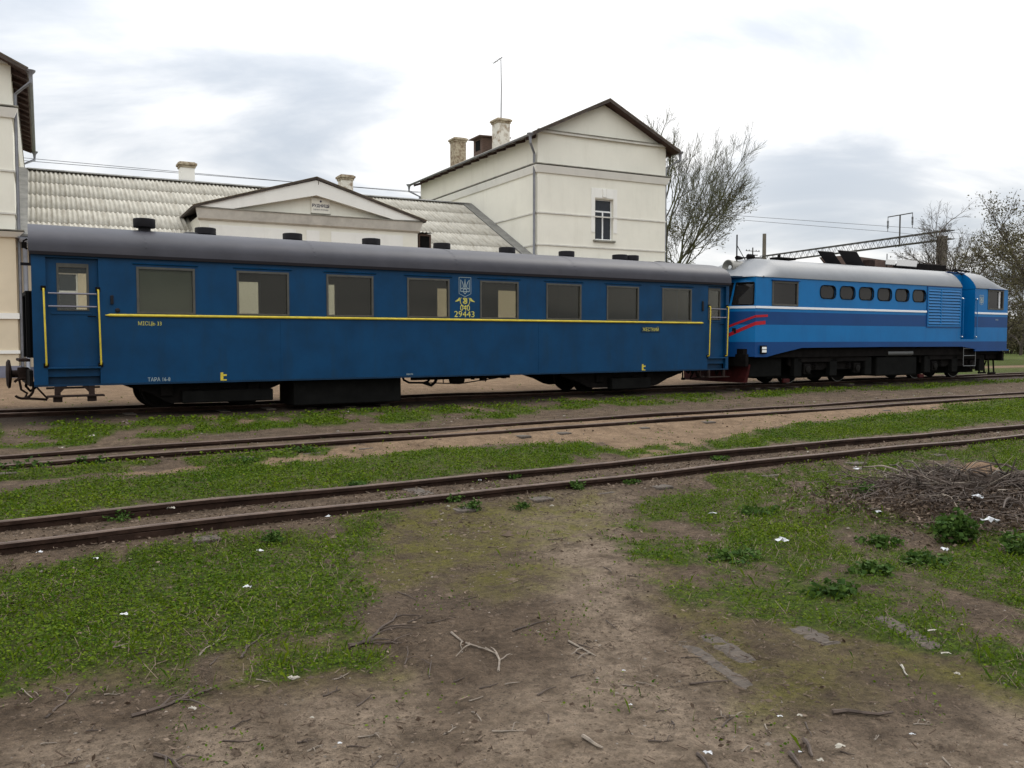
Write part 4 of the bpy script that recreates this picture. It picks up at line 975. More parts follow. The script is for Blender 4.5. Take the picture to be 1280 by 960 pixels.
# visor over the windscreen
pv = nose_plan(2.9); m = MB()
top = [(p_[0] - .22 if 0 < i < 5 else p_[0] + .25, p_[1] + (-.03 if i < 3 else .03)) for i, p_ in enumerate(pv)]
m.add([(x, y, Z(2.93)) for x, y in top] + [(x, y, Z(2.965)) for x, y in top], [tuple(range(6)), tuple(reversed(range(6, 12)))] + [(i, (i + 1) % 6, (i + 1) % 6 + 6, i + 6) for i in range(6)])
m.build('visor', 'coach_blue_dark', lroof)
# headlight
hl = MB().lathe((15.86, 1.12, Z(3.255)), (-1, 0, 0), [(0, .175), (.42, .18), (.43, .195), (.50, .195), (.505, .175), (.44, .13), (.36, .03)], 24).build('headlight', 'lamp_grey', loco, smooth=40)
MB().lathe((15.45, 1.12, Z(3.255)), (-1, 0, 0), [(0, .06), (.02, .055), (.03, .02)], 14).build('bulb', 'lens', hl)
# horns, aerial post and stay on the roof front
m = MB(); m.tube([(15.60, 1.05, Z(3.25)), (15.60, 1.05, Z(4.08))], .018, 6); m.tube([(15.60, 1.05, Z(3.82)), (15.90, 1.05, Z(3.46))], .010, 5); m.build('aerial_post', 'black_iron', lroof)
m = MB(); m.tube([(15.55, 1.05, Z(3.50)), (16.5, 1.05, Z(3.54))], .022, 6); m.lathe((15.60, 1.05, Z(3.50)), (1, 0, 0), [(0, .06), (.10, .05), (.2, .03)], 10); m.lathe((15.98, 1.05, Z(3.55)), (1, 0, 0), [(0, .05), (.02, .07), (.2, .07), (.22, .03)], 12); m.tube([(16.0, 1.05, Z(3.52)), (16.0, 1.05, Z(3.30))], .02, 6); m.build('horn', 'black_iron', lroof)
m = MB(); m.bevbox((17.0, .95, Z(3.53)), (17.7, 1.25, Z(3.59)), .02); m.lathe((17.2, 1.1, Z(3.58)), (0, 0, 1), [(0, .04), (.08, .04), (.09, .02)], 10); m.build('roof_fitting', 'black_iron', lroof)
# open roof hatches over the engine
def hatch(s0, s1, y0_, y1_, z0_, lean, mn, tip):
    """panel hinged at its lower edge, leaning"""
    m = MB(); A = Vector((s0, y0_, Z(z0_))); B = Vector((s1, y0_, Z(z0_))); t = Vector((lean, y1_ - y0_, tip)); nn = Vector((0, -tip, y1_ - y0_)).normalized() * .025
    P = [A, B, B + t, A + t]; m.add(P + [p_ + nn for p_ in P], [(0, 1, 2, 3), (7, 6, 5, 4), (0, 4, 5, 1), (1, 5, 6, 2), (2, 6, 7, 3), (3, 7, 4, 0)]); return m.build('roof_hatch', mn, lroof)
hatch(18.95, 19.60, 1.0, .75, 3.50, -.70, 'vent_black', .30)
hatch(19.80, 20.60, 1.0, .75, 3.50, -.72, 'vent_black', .36)
hatch(21.30, 21.75, .85, 1.15, 3.56, .45, 'tank_grey', .18)
hatch(21.80, 22.75, .85, 1.15, 3.55, .50, 'tank_grey', .22)
m = MB(); m.prism([(19.7, Z(3.50)), (22.9, Z(3.50)), (22.6, Z(3.78)), (20.6, Z(3.86)), (19.4, Z(3.74))], 1, 1.55, 1.60); m.build('roof_hatch', 'wood_brown', lroof)
m = MB(); m.bevbox((22.6, 1.0, Z(3.50)), (24.5, 1.5, Z(3.70)), .02); m.build('roof_box', 'black_iron', lroof)
MB().bevbox((20.9, 1.1, Z(3.52)), (21.2, 1.3, Z(3.72)), .02).build('roof_fitting', 'rusty_iron', lroof); MB().tube([(22.3, 1.5, Z(3.5)), (22.3, 1.5, Z(3.98))], .014, 5).build('roof_rod', 'black_iron', lroof)
m = MB(); m.tube([(23.25, .28, Z(3.49)), (23.55, .10, Z(3.42)), (23.72, .02, Z(3.32)), (23.70, .10, Z(3.38))], .018, 5); m.build('lifting_eye', 'black_iron', lroof)
MB().tube([(24.5, .75, Z(3.55)), (25.3, .75, Z(3.52))], .03, 6).build('roof_pipe', 'black_iron', lroof)
# handrails beside the rear door, steps, marker lights
for x in (DOOR[0] + .03, DOOR[1] + .05):
    m = MB(); m.tube([(x, LY0 - .001, Z(2.62)), (x, LY0 - .05, Z(2.62)), (x, LY0 - .05, Z(1.52)), (x, LY0 - .001, Z(1.52))], .011, 6); h = m.build('handrail', 'loco_light', loco)
    for zz in (2.62, 1.52): MB().lathe((x, LY0 - .001, Z(zz)), (0, -1, 0), [(0, .032), (.04, .028), (.055, .012)], 10).build('handrail_socket', 'chrome', h)
m = MB()
for x in (23.72, 24.33): m.tube([(x, LY0 + .03, Z(1.26)), (x, LY0 + .03, Z(.66))], .013, 6)
for zz in (.67, .97, 1.18): m.tube([(23.72, LY0 + .03, Z(zz)), (24.33, LY0 + .03, Z(zz))], .013, 6)
m.build('ladder', 'tank_grey', loco)
m = MB().bevbox((15.20, LY0 - .05, Z(1.10)), (15.40, LY0 - .001, Z(1.30)), .01); mk = m.build('marker_light', 'black_iron', loco)
MB().bevbox((15.225, LY0 - .062, Z(1.205)), (15.375, LY0 - .051, Z(1.265)), .004).build('lens', 'lens', mk); MB().bevbox((15.225, LY0 - .062, Z(1.13)), (15.375, LY0 - .051, Z(1.19)), .004).build('lens', 'lens', mk)
m = MB(); m.quad(nose_pt(-.95, 1.60, .02), nose_pt(-.45, 1.60, .02), nose_pt(-.45, 1.72, .02), nose_pt(-.95, 1.72, .02)); m.build('number_plate', 'vent_black', loco, fixn=False)
trident(loco, 24.52, Z(2.62), .20, LY0 - .004, 'pale_letter', .018)
text_mesh('lettering', '19-35', .07, 'pale_letter', loco, (25.35, LY0 - .004, Z(2.03)))
# running gear
def loco_bogie(x1, x2):
    fr = MB(); xc = (x1 + x2) / 2
    for y in (LY0 + .30, LY1 - .36):
        fr.prism([(x1 - .62, Z(1.02)), (x2 + .62, Z(1.02)), (x2 + .62, Z(.80)), (x2 + .30, Z(.66)), (xc + .3, Z(.66)), (xc, Z(.78)), (xc - .3, Z(.66)), (x1 - .30, Z(.66)), (x1 - .62, Z(.80))], 1, y, y + .06)
    fr.box((xc - .25, LY0 + .37, Z(.72)), (xc + .25, LY1 - .37, Z(1.1)))
    b = fr.build('bogie', 'black_iron', loco)
    for x in (x1, x2):
        wheelset(b, x, 1.15, .37, 0.0, True)
        MB().bevbox((x - .13, LY0 + .22, Z(.55)), (x + .13, LY0 + .30, Z(.82)), .02).build('axle_box', 'black_iron', b)
        MB().lathe((x, LY0 + .22, Z(.68)), (0, -1, 0), [(0, .09), (.03, .09), (.04, .05)], 14).build('axle_cover', 'wheel_steel', b)
    sp = MB()
    for x in (x1 - .32, x1 + .32, x2 - .32, x2 + .32):
        sp.tube([(x + .055 * math.cos(a), LY0 + .27 + .055 * math.sin(a), Z(.68 + .05 * a / 6.28)) for a in np.linspace(0, 6.28 * 5, 50)], .012, 5)
    sp.build('spring', 'black_iron', b)
    m = MB(); m.box((x1 - .9, LY0 + .75, Z(.44)), (x2 + .9, LY1 - .75, Z(1.05))); m.build('traction_motor', 'black_box', b)
    for x in (x1 - .52, xc - .14, x2 + .30): MB().bevbox((x, LY0 + .20, Z(.50)), (x + .28, LY0 + .34, Z(.98)), .02).build('sand_box', 'black_box', b)
    MB().bevbox((x1 - .40, LY0 + .20, Z(.86)), (x2 + .40, LY0 + .29, Z(1.12)), .02).build('spring_beam', 'black_iron', b)
loco_bogie(17.19, 19.16); loco_bogie(22.63, 24.53)
m = MB(); m.box((14.80, LY0 + .15, Z(1.0)), (25.80, LY1 - .15, Z(1.22))); m.build('underframe', 'black_iron', loco)
MB().bevbox((15.15, LY0 + .28, Z(.52)), (16.3, LY1 - .28, Z(1.0)), .03).build('air_reservoir_box', 'black_box', loco)
MB().lathe((20.34, LY0 + .22, Z(1.07)), (1, 0, 0), [(0, .05), (.04, .085), (1.14, .085), (1.18, .05)], 16).build('air_tank', 'tank_grey', loco, smooth=40)
MB().bevbox((19.95, LY0 + .2, Z(.45)), (21.75, LY1 - .2, Z(.97)), .04).build('fuel_tank', 'black_box', loco)
for x in (16.35, 21.95): MB().bevbox((x, LY0 + .25, Z(.36)), (x + .22, LY0 + .32, Z(.46)), .01).build('brake_block', 'plow_red', loco)
def buffer_beam(x, sg):
    m = MB(); m.box((min(x, x + sg * .1), LY0 + .05, Z(.80)), (max(x, x + sg * .1), LY1 - .05, Z(1.09))); m.build('buffer_beam', 'black_iron', loco)
    m = MB(); m.bevbox((min(x, x - sg * .35), 1.03, Z(.83)), (max(x, x - sg * .35), 1.27, Z(1.02)), .02); m.lathe((x - sg * .35, 1.15, Z(.92)), (-sg, 0, 0), [(0, .1), (.03, .20), (.06, .20), (.08, .05)], 16); m.build('coupler', 'rusty_iron', loco)
    m = MB()
    for y in (.55, .75, 1.6): m.tube([(x - sg * .02, y, Z(.98)), (x - sg * .12, y, Z(.93)), (x - sg * .16, y + .03, Z(.75)), (x - sg * .08, y + .06, Z(.58)), (x - sg * .03, y + .05, Z(.66))], .022, 6)
    m.build('air_hose', 'rubber', loco, smooth=60)
buffer_beam(14.78, 1); buffer_beam(25.88, -1)
# red rail guard (plough) at the front, stays at the rear
m = MB()
m.add([(14.98, LY0 + .12, Z(.84)), (14.90, 1.15, Z(.84)), (14.98, LY1 - .12, Z(.84)), (14.92, LY0 + .22, Z(.40)), (14.80, 1.15, Z(.40)), (14.92, LY1 - .22, Z(.40)), (15.03, LY0 + .12, Z(.84)), (15.03, LY1 - .12, Z(.84)), (15.03, LY0 + .22, Z(.40)), (15.03, LY1 - .22, Z(.40))],
      [(0, 1, 4, 3), (1, 2, 5, 4), (0, 3, 8, 6), (2, 7, 9, 5), (6, 8, 9, 7), (0, 6, 7, 2, 1), (3, 4, 5, 9, 8)])
m.build('rail_guard', 'plow_red', loco)
m = MB()
for y in (LY0 + .25, LY0 + .55):
    for x in (25.35, 25.62): m.tube([(x, y, Z(1.1)), (x + .10, y, Z(.40))], .028, 6)
    m.tube([(25.40, y, Z(.42)), (25.78, y, Z(.42))], .03, 6)
m.box((25.2, LY0 + .22, Z(.86)), (25.85, LY0 + .6, Z(1.1))); m.build('rail_guard', 'black_iron', loco)

# ------------------------------------------------------------------ station building
BZ = 0.31
stn = empty('station_building', (8.2, 30.0, BZ)); SO = Vector((8.2, 30.0, BZ))
tag(stn, 'cream two-storey-winged railway station with corrugated roof and pedimented centre', 'building')
def sb(mb, name, mats, parent=None, smooth=None): return mb.build(name, mats, parent or stn, SO, smooth)
YF = 30.0; YBK = 42.0; YM = 30.45; YRG = 35.95
EAVE_Z, RIDGE_Z = 4.52, 7.48
SLOPE = (RIDGE_Z - EAVE_Z) / (YRG - 29.95)
def house_window(a, b, c, d, y, parent, transom=True):
    t = .05
    m = MB(); m.box((a, y + .10, c), (a + t, y + .16, d)); m.box((b - t, y + .10, c), (b, y + .16, d)); m.box((a + t, y + .10, d - t), (b - t, y + .16, d)); m.box((a + t, y + .10, c), (b - t, y + .16, c + t))
    zt = c + (d - c) * .70
    m.box((a + t, y + .105, zt - .03), (b - t, y + .155, zt + .03)); m.box(((a + b) / 2 - .03, y + .107, c + t), ((a + b) / 2 + .03, y + .153, zt - .03))
    w = sb(m, 'window', 'window_white', parent)
    for (pa, pb, pc, pd) in ((a + t, (a + b) / 2 - .03, c + t, zt - .03), ((a + b) / 2 + .03, b - t, c + t, zt - .03), (a + t, b - t, zt + .03, d - t)):
        m = MB().box((pa, y + .125, pc), (pb, y + .131, pd)); o = sb(m, 'pane', 'house_glass', w)
    m = MB().bevbox((a - .10, y - .08, c - .08), (b + .10, y + .12, c - .002), .012); sb(m, 'sill', 'lead_dark', w)
    MB_ = MB().box((a + .02, y + .3, c), (b - .02, y + .32, d)); sb(MB_, 'curtain', 'plinth', w)
def pavilion(x0, x1, gut_left, name_note):
    xc = (x0 + x1) / 2; zt = 9.52; zpk = 10.92
    m = MB()
    wins = [(xc - .43, xc + .43, 5.46, 7.11), (xc - .5, xc + .5, 1.55, 3.55)]
    f = lambda u, v, d: (u, YF + d, v)
    wall_holes(m, x0, x1, 4.62, zt, [wins[0]], f, .22, 0)
    m.add([(x0, YF, zt), (x1, YF, zt), (xc, YF, zpk - .06)], [(0, 1, 2)], 0)
    wall_holes(m, x0, x1, BZ + .35, 4.62, [wins[1]], f, .22, 1)
    for x in (x0, x1):
        m.quad((x, YF, 4.62), (x, YBK, 4.62), (x, YBK, zt), (x, YF, zt), 0); m.quad((x, YF, BZ), (x, YBK, BZ), (x, YBK, 4.62), (x, YF, 4.62), 1)
    m.quad((x0, YBK, BZ), (x1, YBK, BZ), (x1, YBK, zt), (x0, YBK, zt), 0); m.add([(x0, YBK, zt), (x1, YBK, zt), (xc, YBK, zpk - .06)], [(0, 1, 2)], 0)
    wl = sb(m, 'wall', ['wall_cream', 'wall_peach'])
    for w in wins: house_window(*w, YF, wl)
    # architrave round the upper window
    a, b, c, d = wins[0]; m = MB(); m.box((a - .20, YF - .02, c + .3), (a - .02, YF - .001, d + .42)); m.box((b + .02, YF - .02, c + .3), (b + .20, YF - .001, d + .42)); m.box((a - .02, YF - .02, d + .04), (b + .02, YF - .001, d + .42)); sb(m, 'architrave', 'wall_white', wl)
    m = MB()
    for u in (xc - .09, xc + .07): m.bevbox((u, YF - .06, d + .06), (u + .02, YF - .021, d + .40), .004)
    m.bevbox((xc - .07, YF - .05, d + .06), (xc + .07, YF - .021, d + .38), .006); sb(m, 'keystone', 'wall_white', wl)
    # plinth, string courses and cornices wrap the front and both sides
    def course(z0, z1, e, mn, nm, chamfer=0.0):
        m = MB()
        pts = [(-e, z0), (-e - chamfer, z1), (0.02, z1 + .03), (0.02, z0)] if chamfer else [(-e, z0), (-e, z1), (0.02, z1), (0.02, z0)]
        def corner(o_, z): return [(x0 + o_, YBK, z), (x0 + o_, YF + o_, z), (x1 - o_, YF + o_, z), (x1 - o_, YBK, z)]
        R = [corner(p[0], p[1]) for p in pts]
        for i in range(4):
            A, B = R[i], R[(i + 1) % 4]
            for k in range(3): m.quad(A[k], A[k + 1], B[k + 1], B[k])
        for k in (0, 3): m.add([R[i][k] for i in range(4)], [(0, 1, 2, 3)])
        return sb(m, nm, mn, wl)
    course(BZ, BZ + .35, .05, 'plinth', 'plinth')
    course(7.93, 8.20, .05, 'wall_white', 'string_course', .10); course(8.235, 8.27, .17, 'lead_dark', 'string_cap')
    course(6.36, 6.41, .035, 'string_grey', 'string_course'); course(5.12, 5.17, .035, 'string_grey', 'string_course')
    course(4.45, 4.60, .08, 'wall_white', 'cornice', .14); course(4.632, 4.66, .24, 'lead_dark', 'string_cap')
    course(2.05, 2.22, .05, 'wall_white', 'string_course'); course(1.02, 1.12, .04, 'wall_white', 'string_course')
    # cornice at the foot of the gable
    m = MB().box((x0 - .02, YF - .10, zt - .06), (x1 + .02, YF - .001, zt + .03)); sb(m, 'cornice', 'string_grey', wl)
    m = MB().box((x0 - .03, YF - .13, zt + .032), (x1 + .03, YF - .001, zt + .06)); sb(m, 'string_cap', 'lead_dark', wl)
    # roof : two slopes, corrugated sheets on boards, rafters under the eaves
    over = .42; sl = (zpk - zt + .08) / ((x1 - x0) / 2)
    ya, yb = YF - .38, YBK + .35
    rf = None
    m = MB(); th = .07
    for sg, xe in ((-1, x0 - over), (1, x1 + over)):
        ze = zpk + .06 - sl * abs(xe - xc)
        m.add([(xc, ya, zpk + .06), (xe, ya, ze), (xe, yb, ze), (xc, yb, zpk + .06), (xc, ya, zpk + .06 - th), (xe, ya, ze - th), (xe, yb, ze - th), (xc, yb, zpk + .06 - th)], [(0, 1, 2, 3), (4, 7, 6, 5), (0, 4, 5, 1), (1, 5, 6, 2), (2, 6, 7, 3)])
    rf = sb(m, 'roof', 'soffit')
    for sg, xe in ((-1, x0 - over - .04), (1, x1 + over + .04)):
        ze = zpk + .085 - sl * abs(xe - xc); nw = int((yb - ya) / .15 * 4); m = MB(); V = []
        for i in range(nw + 1):
            y = ya - .05 + (yb - ya + .1) * i / nw; dz = .022 * math.cos(2 * math.pi * i / 4); V += [(xc, y, zpk + .085 + dz), (xe, y, ze + dz), (xc, y, zpk + .075 + dz), (xe, y, ze - .010 + dz)]
        F = []
        for i in range(nw): o = i * 4; F += [(o, o + 1, o + 5, o + 4), (o + 2, o + 6, o + 7, o + 3), (o + 1, o + 3, o + 7, o + 5)]
        m.add(V, F); sb(m, 'corrugated_sheeting', 'asbestos', rf)
        # verge board on the gable edge
        m = MB(); m.add([(xc, ya - .03, zpk + .13), (xe, ya - .03, ze + .045), (xe, ya - .03, ze - .10), (xc, ya - .03, zpk - .02), (xc, ya - .002, zpk + .13), (xe, ya - .002, ze + .045), (xe, ya - .002, ze - .10), (xc, ya - .002, zpk - .02)], [(0, 1, 2, 3), (4, 7, 6, 5), (0, 4, 5, 1), (3, 2, 6, 7), (1, 5, 6, 2)])
        sb(m, 'verge_board', 'roof_edge', rf)
        xw = x0 if sg < 0 else x1; zw = zpk - .01 - sl * abs(xw - xc)
        for i in range(15):
            y = YF + .15 + i * (YBK - YF - .3) / 14; m = MB()
            zl = zpk - .01 - sl * abs(xe - sg * .06 - xc)
            m.add([(xw - sg * .1, y, zw), (xe - sg * .06, y, zl), (xe - sg * .06, y, zl - .10), (xw - sg * .1, y, zw - .13), (xw - sg * .1, y + .09, zw), (xe - sg * .06, y + .09, zl), (xe - sg * .06, y + .09, zl - .10), (xw - sg * .1, y + .09, zw - .13)], [(0, 1, 2, 3), (4, 7, 6, 5), (0, 4, 5, 1), (3, 2, 6, 7), (1, 5, 6, 2)])
            sb(m, 'rafter', 'soffit', rf)
        # half-round gutter
        m = MB(); n = 8; zg = ze - .03; G = [(xe + sg * .05 + .055 * math.cos(t), zg + .055 * math.sin(t)) for t in np.linspace(math.pi, 2 * math.pi, n)]
        for k in range(n - 1): m.quad((G[k][0], ya, G[k][1]), (G[k][0], yb, G[k][1]), (G[k + 1][0], yb, G[k + 1][1]), (G[k + 1][0], ya, G[k + 1][1]))
        sb(m, 'gutter', 'pipe_grey', rf)
        def downpipe(yp, zb, hop):
            m = MB(); m.lathe((xe + sg * .05, hop, zg - .22), (0, 0, 1), [(0, .05), (.12, .06), (.2, .13), (.24, .14)], 10)
            xw_ = xw + sg * .09; m.tube([(xe + sg * .05, hop, zg - .18), (xe + sg * .05, hop, zg - .32), (xw_, yp, zg - .62), (xw_, yp, zb)], .05, 8)
            if zb < 2: m.tube([(xw_, yp, zb), (xw_, yp - .15, zb - .12)], .05, 8)
            sb(m, 'downpipe', 'pipe_grey', wl, 50)
        if sg == gut_left: downpipe(YF + .12, 4.75 if sg == -1 else .5, ya + .06)
        else: downpipe(YF + .12, .5, ya + .06)
        downpipe(YBK - .1, 7.0, yb - .05)
    return wl, rf
wlR, rfR = pavilion(17.08, 23.27, -1, 'R')
wlL, rfL = pavilion(-6.85, -.66, 1, 'L')
# main range between the pavilions
m = MB(); fm = lambda u, v, d: (u, YM + d, v)
mw = [(x, x + 1.1, 1.55, 3.5) for x in (-.12,)]
wall_holes(m, -.66, 17.08, BZ + .3, 4.55, mw, fm, .22, 0); m.quad((-.66, 41.5, BZ), (17.08, 41.5, BZ), (17.08, 41.5, 4.5), (-.66, 41.5, 4.5), 0)
m.quad((-.66, YM, BZ), (17.08, YM, BZ), (17.08, YM, BZ + .3), (-.66, YM, BZ + .3), 1)
wlM = sb(m, 'wall', ['wall_peach', 'plinth'])
for w in mw: house_window(*w, YM, wlM)
m = MB().box((-.66, YM - .10, 4.20), (17.08, YM - .001, 4.45)); sb(m, 'cornice', 'wall_white', wlM)
m = MB().box((-.66, YM - .05, 2.05), (17.08, YM - .001, 2.2)); sb(m, 'string_course', 'wall_white', wlM)
m = MB().box((-.66, YM - .05, 1.02), (17.08, YM - .001, 1.12)); sb(m, 'string_course', 'wall_white', wlM)
# main roof: boarded deck with corrugated asbestos sheets laid one by one
m = MB()
for (ya, yb) in ((29.95, YRG), (41.95, YRG)):
    m.add([(-.66, ya, EAVE_Z - .06), (17.08, ya, EAVE_Z - .06), (17.08, yb, RIDGE_Z - .06), (-.66, yb, RIDGE_Z - .06), (-.66, ya, EAVE_Z - .12), (17.08, ya, EAVE_Z - .12), (17.08, yb, RIDGE_Z - .12), (-.66, yb, RIDGE_Z - .12)], [(0, 1, 2, 3), (4, 7, 6, 5), (0, 4, 5, 1)])
mr = sb(m, 'roof', 'soffit')
ang = math.atan(SLOPE); SLEN = (YRG - 29.95) / math.cos(ang)
NW, WAVE = 8, .147; SHW = NW * WAVE; ROWS = 5; RL = SLEN / ROWS
def sheet_mesh(length):
    V = []; F = []; seg = 6; nn = NW * seg
    for i in range(nn + 1):
        x = SHW * 1.0 * i / nn; z = .027 * math.cos(2 * math.pi * i / seg)
        V += [(x, 0, z), (x, length, z), (x, .002, z - .012)]
    for i in range(nn): o = i * 3; F += [(o, o + 3, o + 4, o + 1), (o, o + 2, o + 5, o + 3)]
    me = bpy.data.meshes.new('roof_sheet'); me.from_pydata(V, [], F); me.polygons.foreach_set('use_smooth', [i % 2 == 0 for i in range(len(F))]); me.materials.append(M['asbestos']); return me
shm = sheet_mesh(RL + .14); rs = random.Random(5)
PX0, PX1, PPK = 4.30, 12.05, 6.82                # pediment roof covers part of it
for r in range(ROWS):
    for cidx in range(15):
        x = -.36 + SHW * cidx
        if x > 16.6: continue
        fit = min(1.0, (17.05 - x) / SHW)
        sy_ = r * RL; y = 29.93 + sy_ * math.cos(ang); z = EAVE_Z - .02 + sy_ * math.sin(ang)
        ztop = z + RL * math.sin(ang); xm = x + SHW / 2
        zped = 5.60 + (PPK - 5.60) * (1 - abs(xm - 8.175) / 3.9)
        if abs(xm - 8.175) < 3.3 and ztop < zped - .75: continue
        o = mesh_obj('roof_sheet', shm, mr, (x - SO.x, y - SO.y, z - SO.z + .003 * (cidx % 2)), (ang - .012 + rs.uniform(-.002, .002), 0, rs.uniform(-.004, .004)), (fit, 1, 1))
# rear slope in one piece, ridge caps, flashing against the pavilions
m = MB(); V = []; F = []; nb = 500
for i in range(nb + 1):
    x = -.66 + 17.74 * i / nb; dz = .026 * math.cos(2 * math.pi * x / WAVE); V += [(x, 41.97, EAVE_Z + dz), (x, YRG, RIDGE_Z + dz)]
for i in range(nb): o = i * 2; F.append((o, o + 2, o + 3, o + 1))
m.add(V, F); sb(m, 'corrugated_sheeting', 'asbestos', mr)
x = -.36
while x < 16.7:
    m = MB(); n = 7; P = [(YRG - .16 * math.cos(t), RIDGE_Z - .02 + .075 * math.sin(t)) for t in np.linspace(0.05, math.pi - .05, n)]
    for k in range(n - 1): m.quad((x, *P[k]), (x + 1.16, *P[k]), (x + 1.16, *P[k + 1]), (x, *P[k + 1]))
    m.add([(x, *p) for p in P], [tuple(range(n))]); sb(m, 'ridge_cap', 'flash_grey', mr, 40); x += 1.15
for (xa, xb) in ((16.62, 17.075), (-.655, -.34)):
    for r in range(5):
        y0_ = 29.90 + r * 1.22; y1_ = min(y0_ + 1.24, YRG + .05); z0_ = EAVE_Z + (y0_ - 29.95) * SLOPE + .055 - .004 * r; z1_ = EAVE_Z + (y1_ - 29.95) * SLOPE + .05 - .004 * r
        m = MB(); m.add([(xa, y0_, z0_), (xb, y0_, z0_), (xb, y1_, z1_), (xa, y1_, z1_), (xa, y0_, z0_ - .06), (xb, y0_, z0_ - .06), (xb, y1_, z1_ - .06), (xa, y1_, z1_ - .06)], [(0, 1, 2, 3), (4, 7, 6, 5), (0, 4, 5, 1), (0, 3, 7, 4), (1, 5, 6, 2), (3, 2, 6, 7)]); sb(m, 'flashing', 'flash_grey', mr)
# eaves gutter and the downpipe left of the main range
m = MB(); G = [(29.90 + .06 * math.cos(t), EAVE_Z - .05 + .06 * math.sin(t)) for t in np.linspace(math.pi, 2 * math.pi, 8)]
for (xa, xb) in ((-.6, 4.35), (12.0, 17.0)):
    for k in range(7): m.quad((xa, *G[k]), (xb, *G[k]), (xb, *G[k + 1]), (xa, *G[k + 1]))
sb(m, 'gutter', 'pipe_grey', mr)
# chimneys
def chimney(x, y, w, z0, z1, mn, parent, cap='cap'):
    m = MB(); n = 7; rr = random.Random(int(x * 10))
    m.box((x - w / 2, y - w / 2, z0), (x + w / 2, y + w / 2, z1 - .22)); c_ = sb(m, 'chimney', mn, parent)
    m = MB().bevbox((x - w / 2 - .04, y - w / 2 - .04, z1 - .22), (x + w / 2 + .04, y + w / 2 + .04, z1 - .14), .015); m.bevbox((x - w / 2 - .09, y - w / 2 - .09, z1 - .139), (x + w / 2 + .09, y + w / 2 + .09, z1 - .04), .025); m.bevbox((x - w / 2 - .03, y - w / 2 - .03, z1 - .039), (x + w / 2 + .03, y + w / 2 + .03, z1), .02)
    sb(m, 'chimney_cap', 'brick_worn', c_)
    return c_
chimney(5.03, 36.2, .52, 7.2, 8.24, 'wall_white', mr); chimney(11.34, 36.2, .50, 7.2, 8.30, 'brick_old', mr)
chimney(18.6, 40.75, .60, 9.9, 11.50, 'brick_worn', rfR); chimney(18.6, 36.05, .60, 9.9, 11.42, 'brick_old', rfR)
# roof dormer on the right wing
m = MB(); m.box((18.15, 37.1, 9.9), (18.9, 38.0, 10.80)); dm = sb(m, 'dormer', 'wood_brown', rfR)
m = MB(); m.add([(17.95, 36.95, 10.81), (19.6, 36.95, 10.86), (19.6, 38.15, 10.86), (17.95, 38.15, 10.81), (17.95, 36.95, 10.86), (19.6, 36.95, 10.91), (19.6, 38.15, 10.91), (17.95, 38.15, 10.86)], [(3, 2, 1, 0), (4, 5, 6, 7), (0, 1, 5, 4), (1, 2, 6, 5), (2, 3, 7, 6), (3, 0, 4, 7)]); sb(m, 'dormer_roof', 'wood_brown', dm)
m = MB().box((18.13, 37.3, 10.25), (18.149, 37.75, 10.70)); sb(m, 'dormer_opening', 'black_box', dm)
# pedimented centre
XA, XB, YP = 4.48, 11.92, 29.62; xcP = (XA + XB) / 2
m = MB(); fp = lambda u, v, d: (u, YP + d, v); pw = []
wall_holes(m, XA, XB, BZ + .3, 5.30, pw, fp, .22, 0); m.add([(XA, YP, 5.30), (XB, YP, 5.30), (xcP, YP, 6.72)], [(0, 1, 2)], 0)
for x in (XA, XB): m.quad((x, YP, BZ), (x, 33.0, BZ), (x, 33.0, 5.4), (x, YP, 5.4), 0)
m.quad((XA, YP, BZ), (XB, YP, BZ), (XB, YP, BZ + .3), (XA, YP, BZ + .3), 1)
wlP = sb(m, 'pediment_wall', ['wall_cream', 'plinth'])
for w in pw: house_window(*w, YP, wlP)
m = MB(); m.add([(XA - .12, YP - .22, 5.60), (XB + .12, YP - .22, 5.60), (XB + .12, YP - .001, 5.62), (XA - .12, YP - .001, 5.62), (XA - .05, YP - .10, 5.30), (XB + .05, YP - .10, 5.30), (XB + .05, YP - .001, 5.24), (XA - .05, YP - .001, 5.24)], [(0, 1, 2, 3), (0, 4, 5, 1), (4, 7, 6, 5), (0, 3, 7, 4), (1, 5, 6, 2)]); sb(m, 'cornice', 'string_grey', wlP)
m = MB().box((XA - .14, YP - .25, 5.605), (XB + .14, YP - .005, 5.63)); sb(m, 'string_cap', 'lead_dark', wlP)
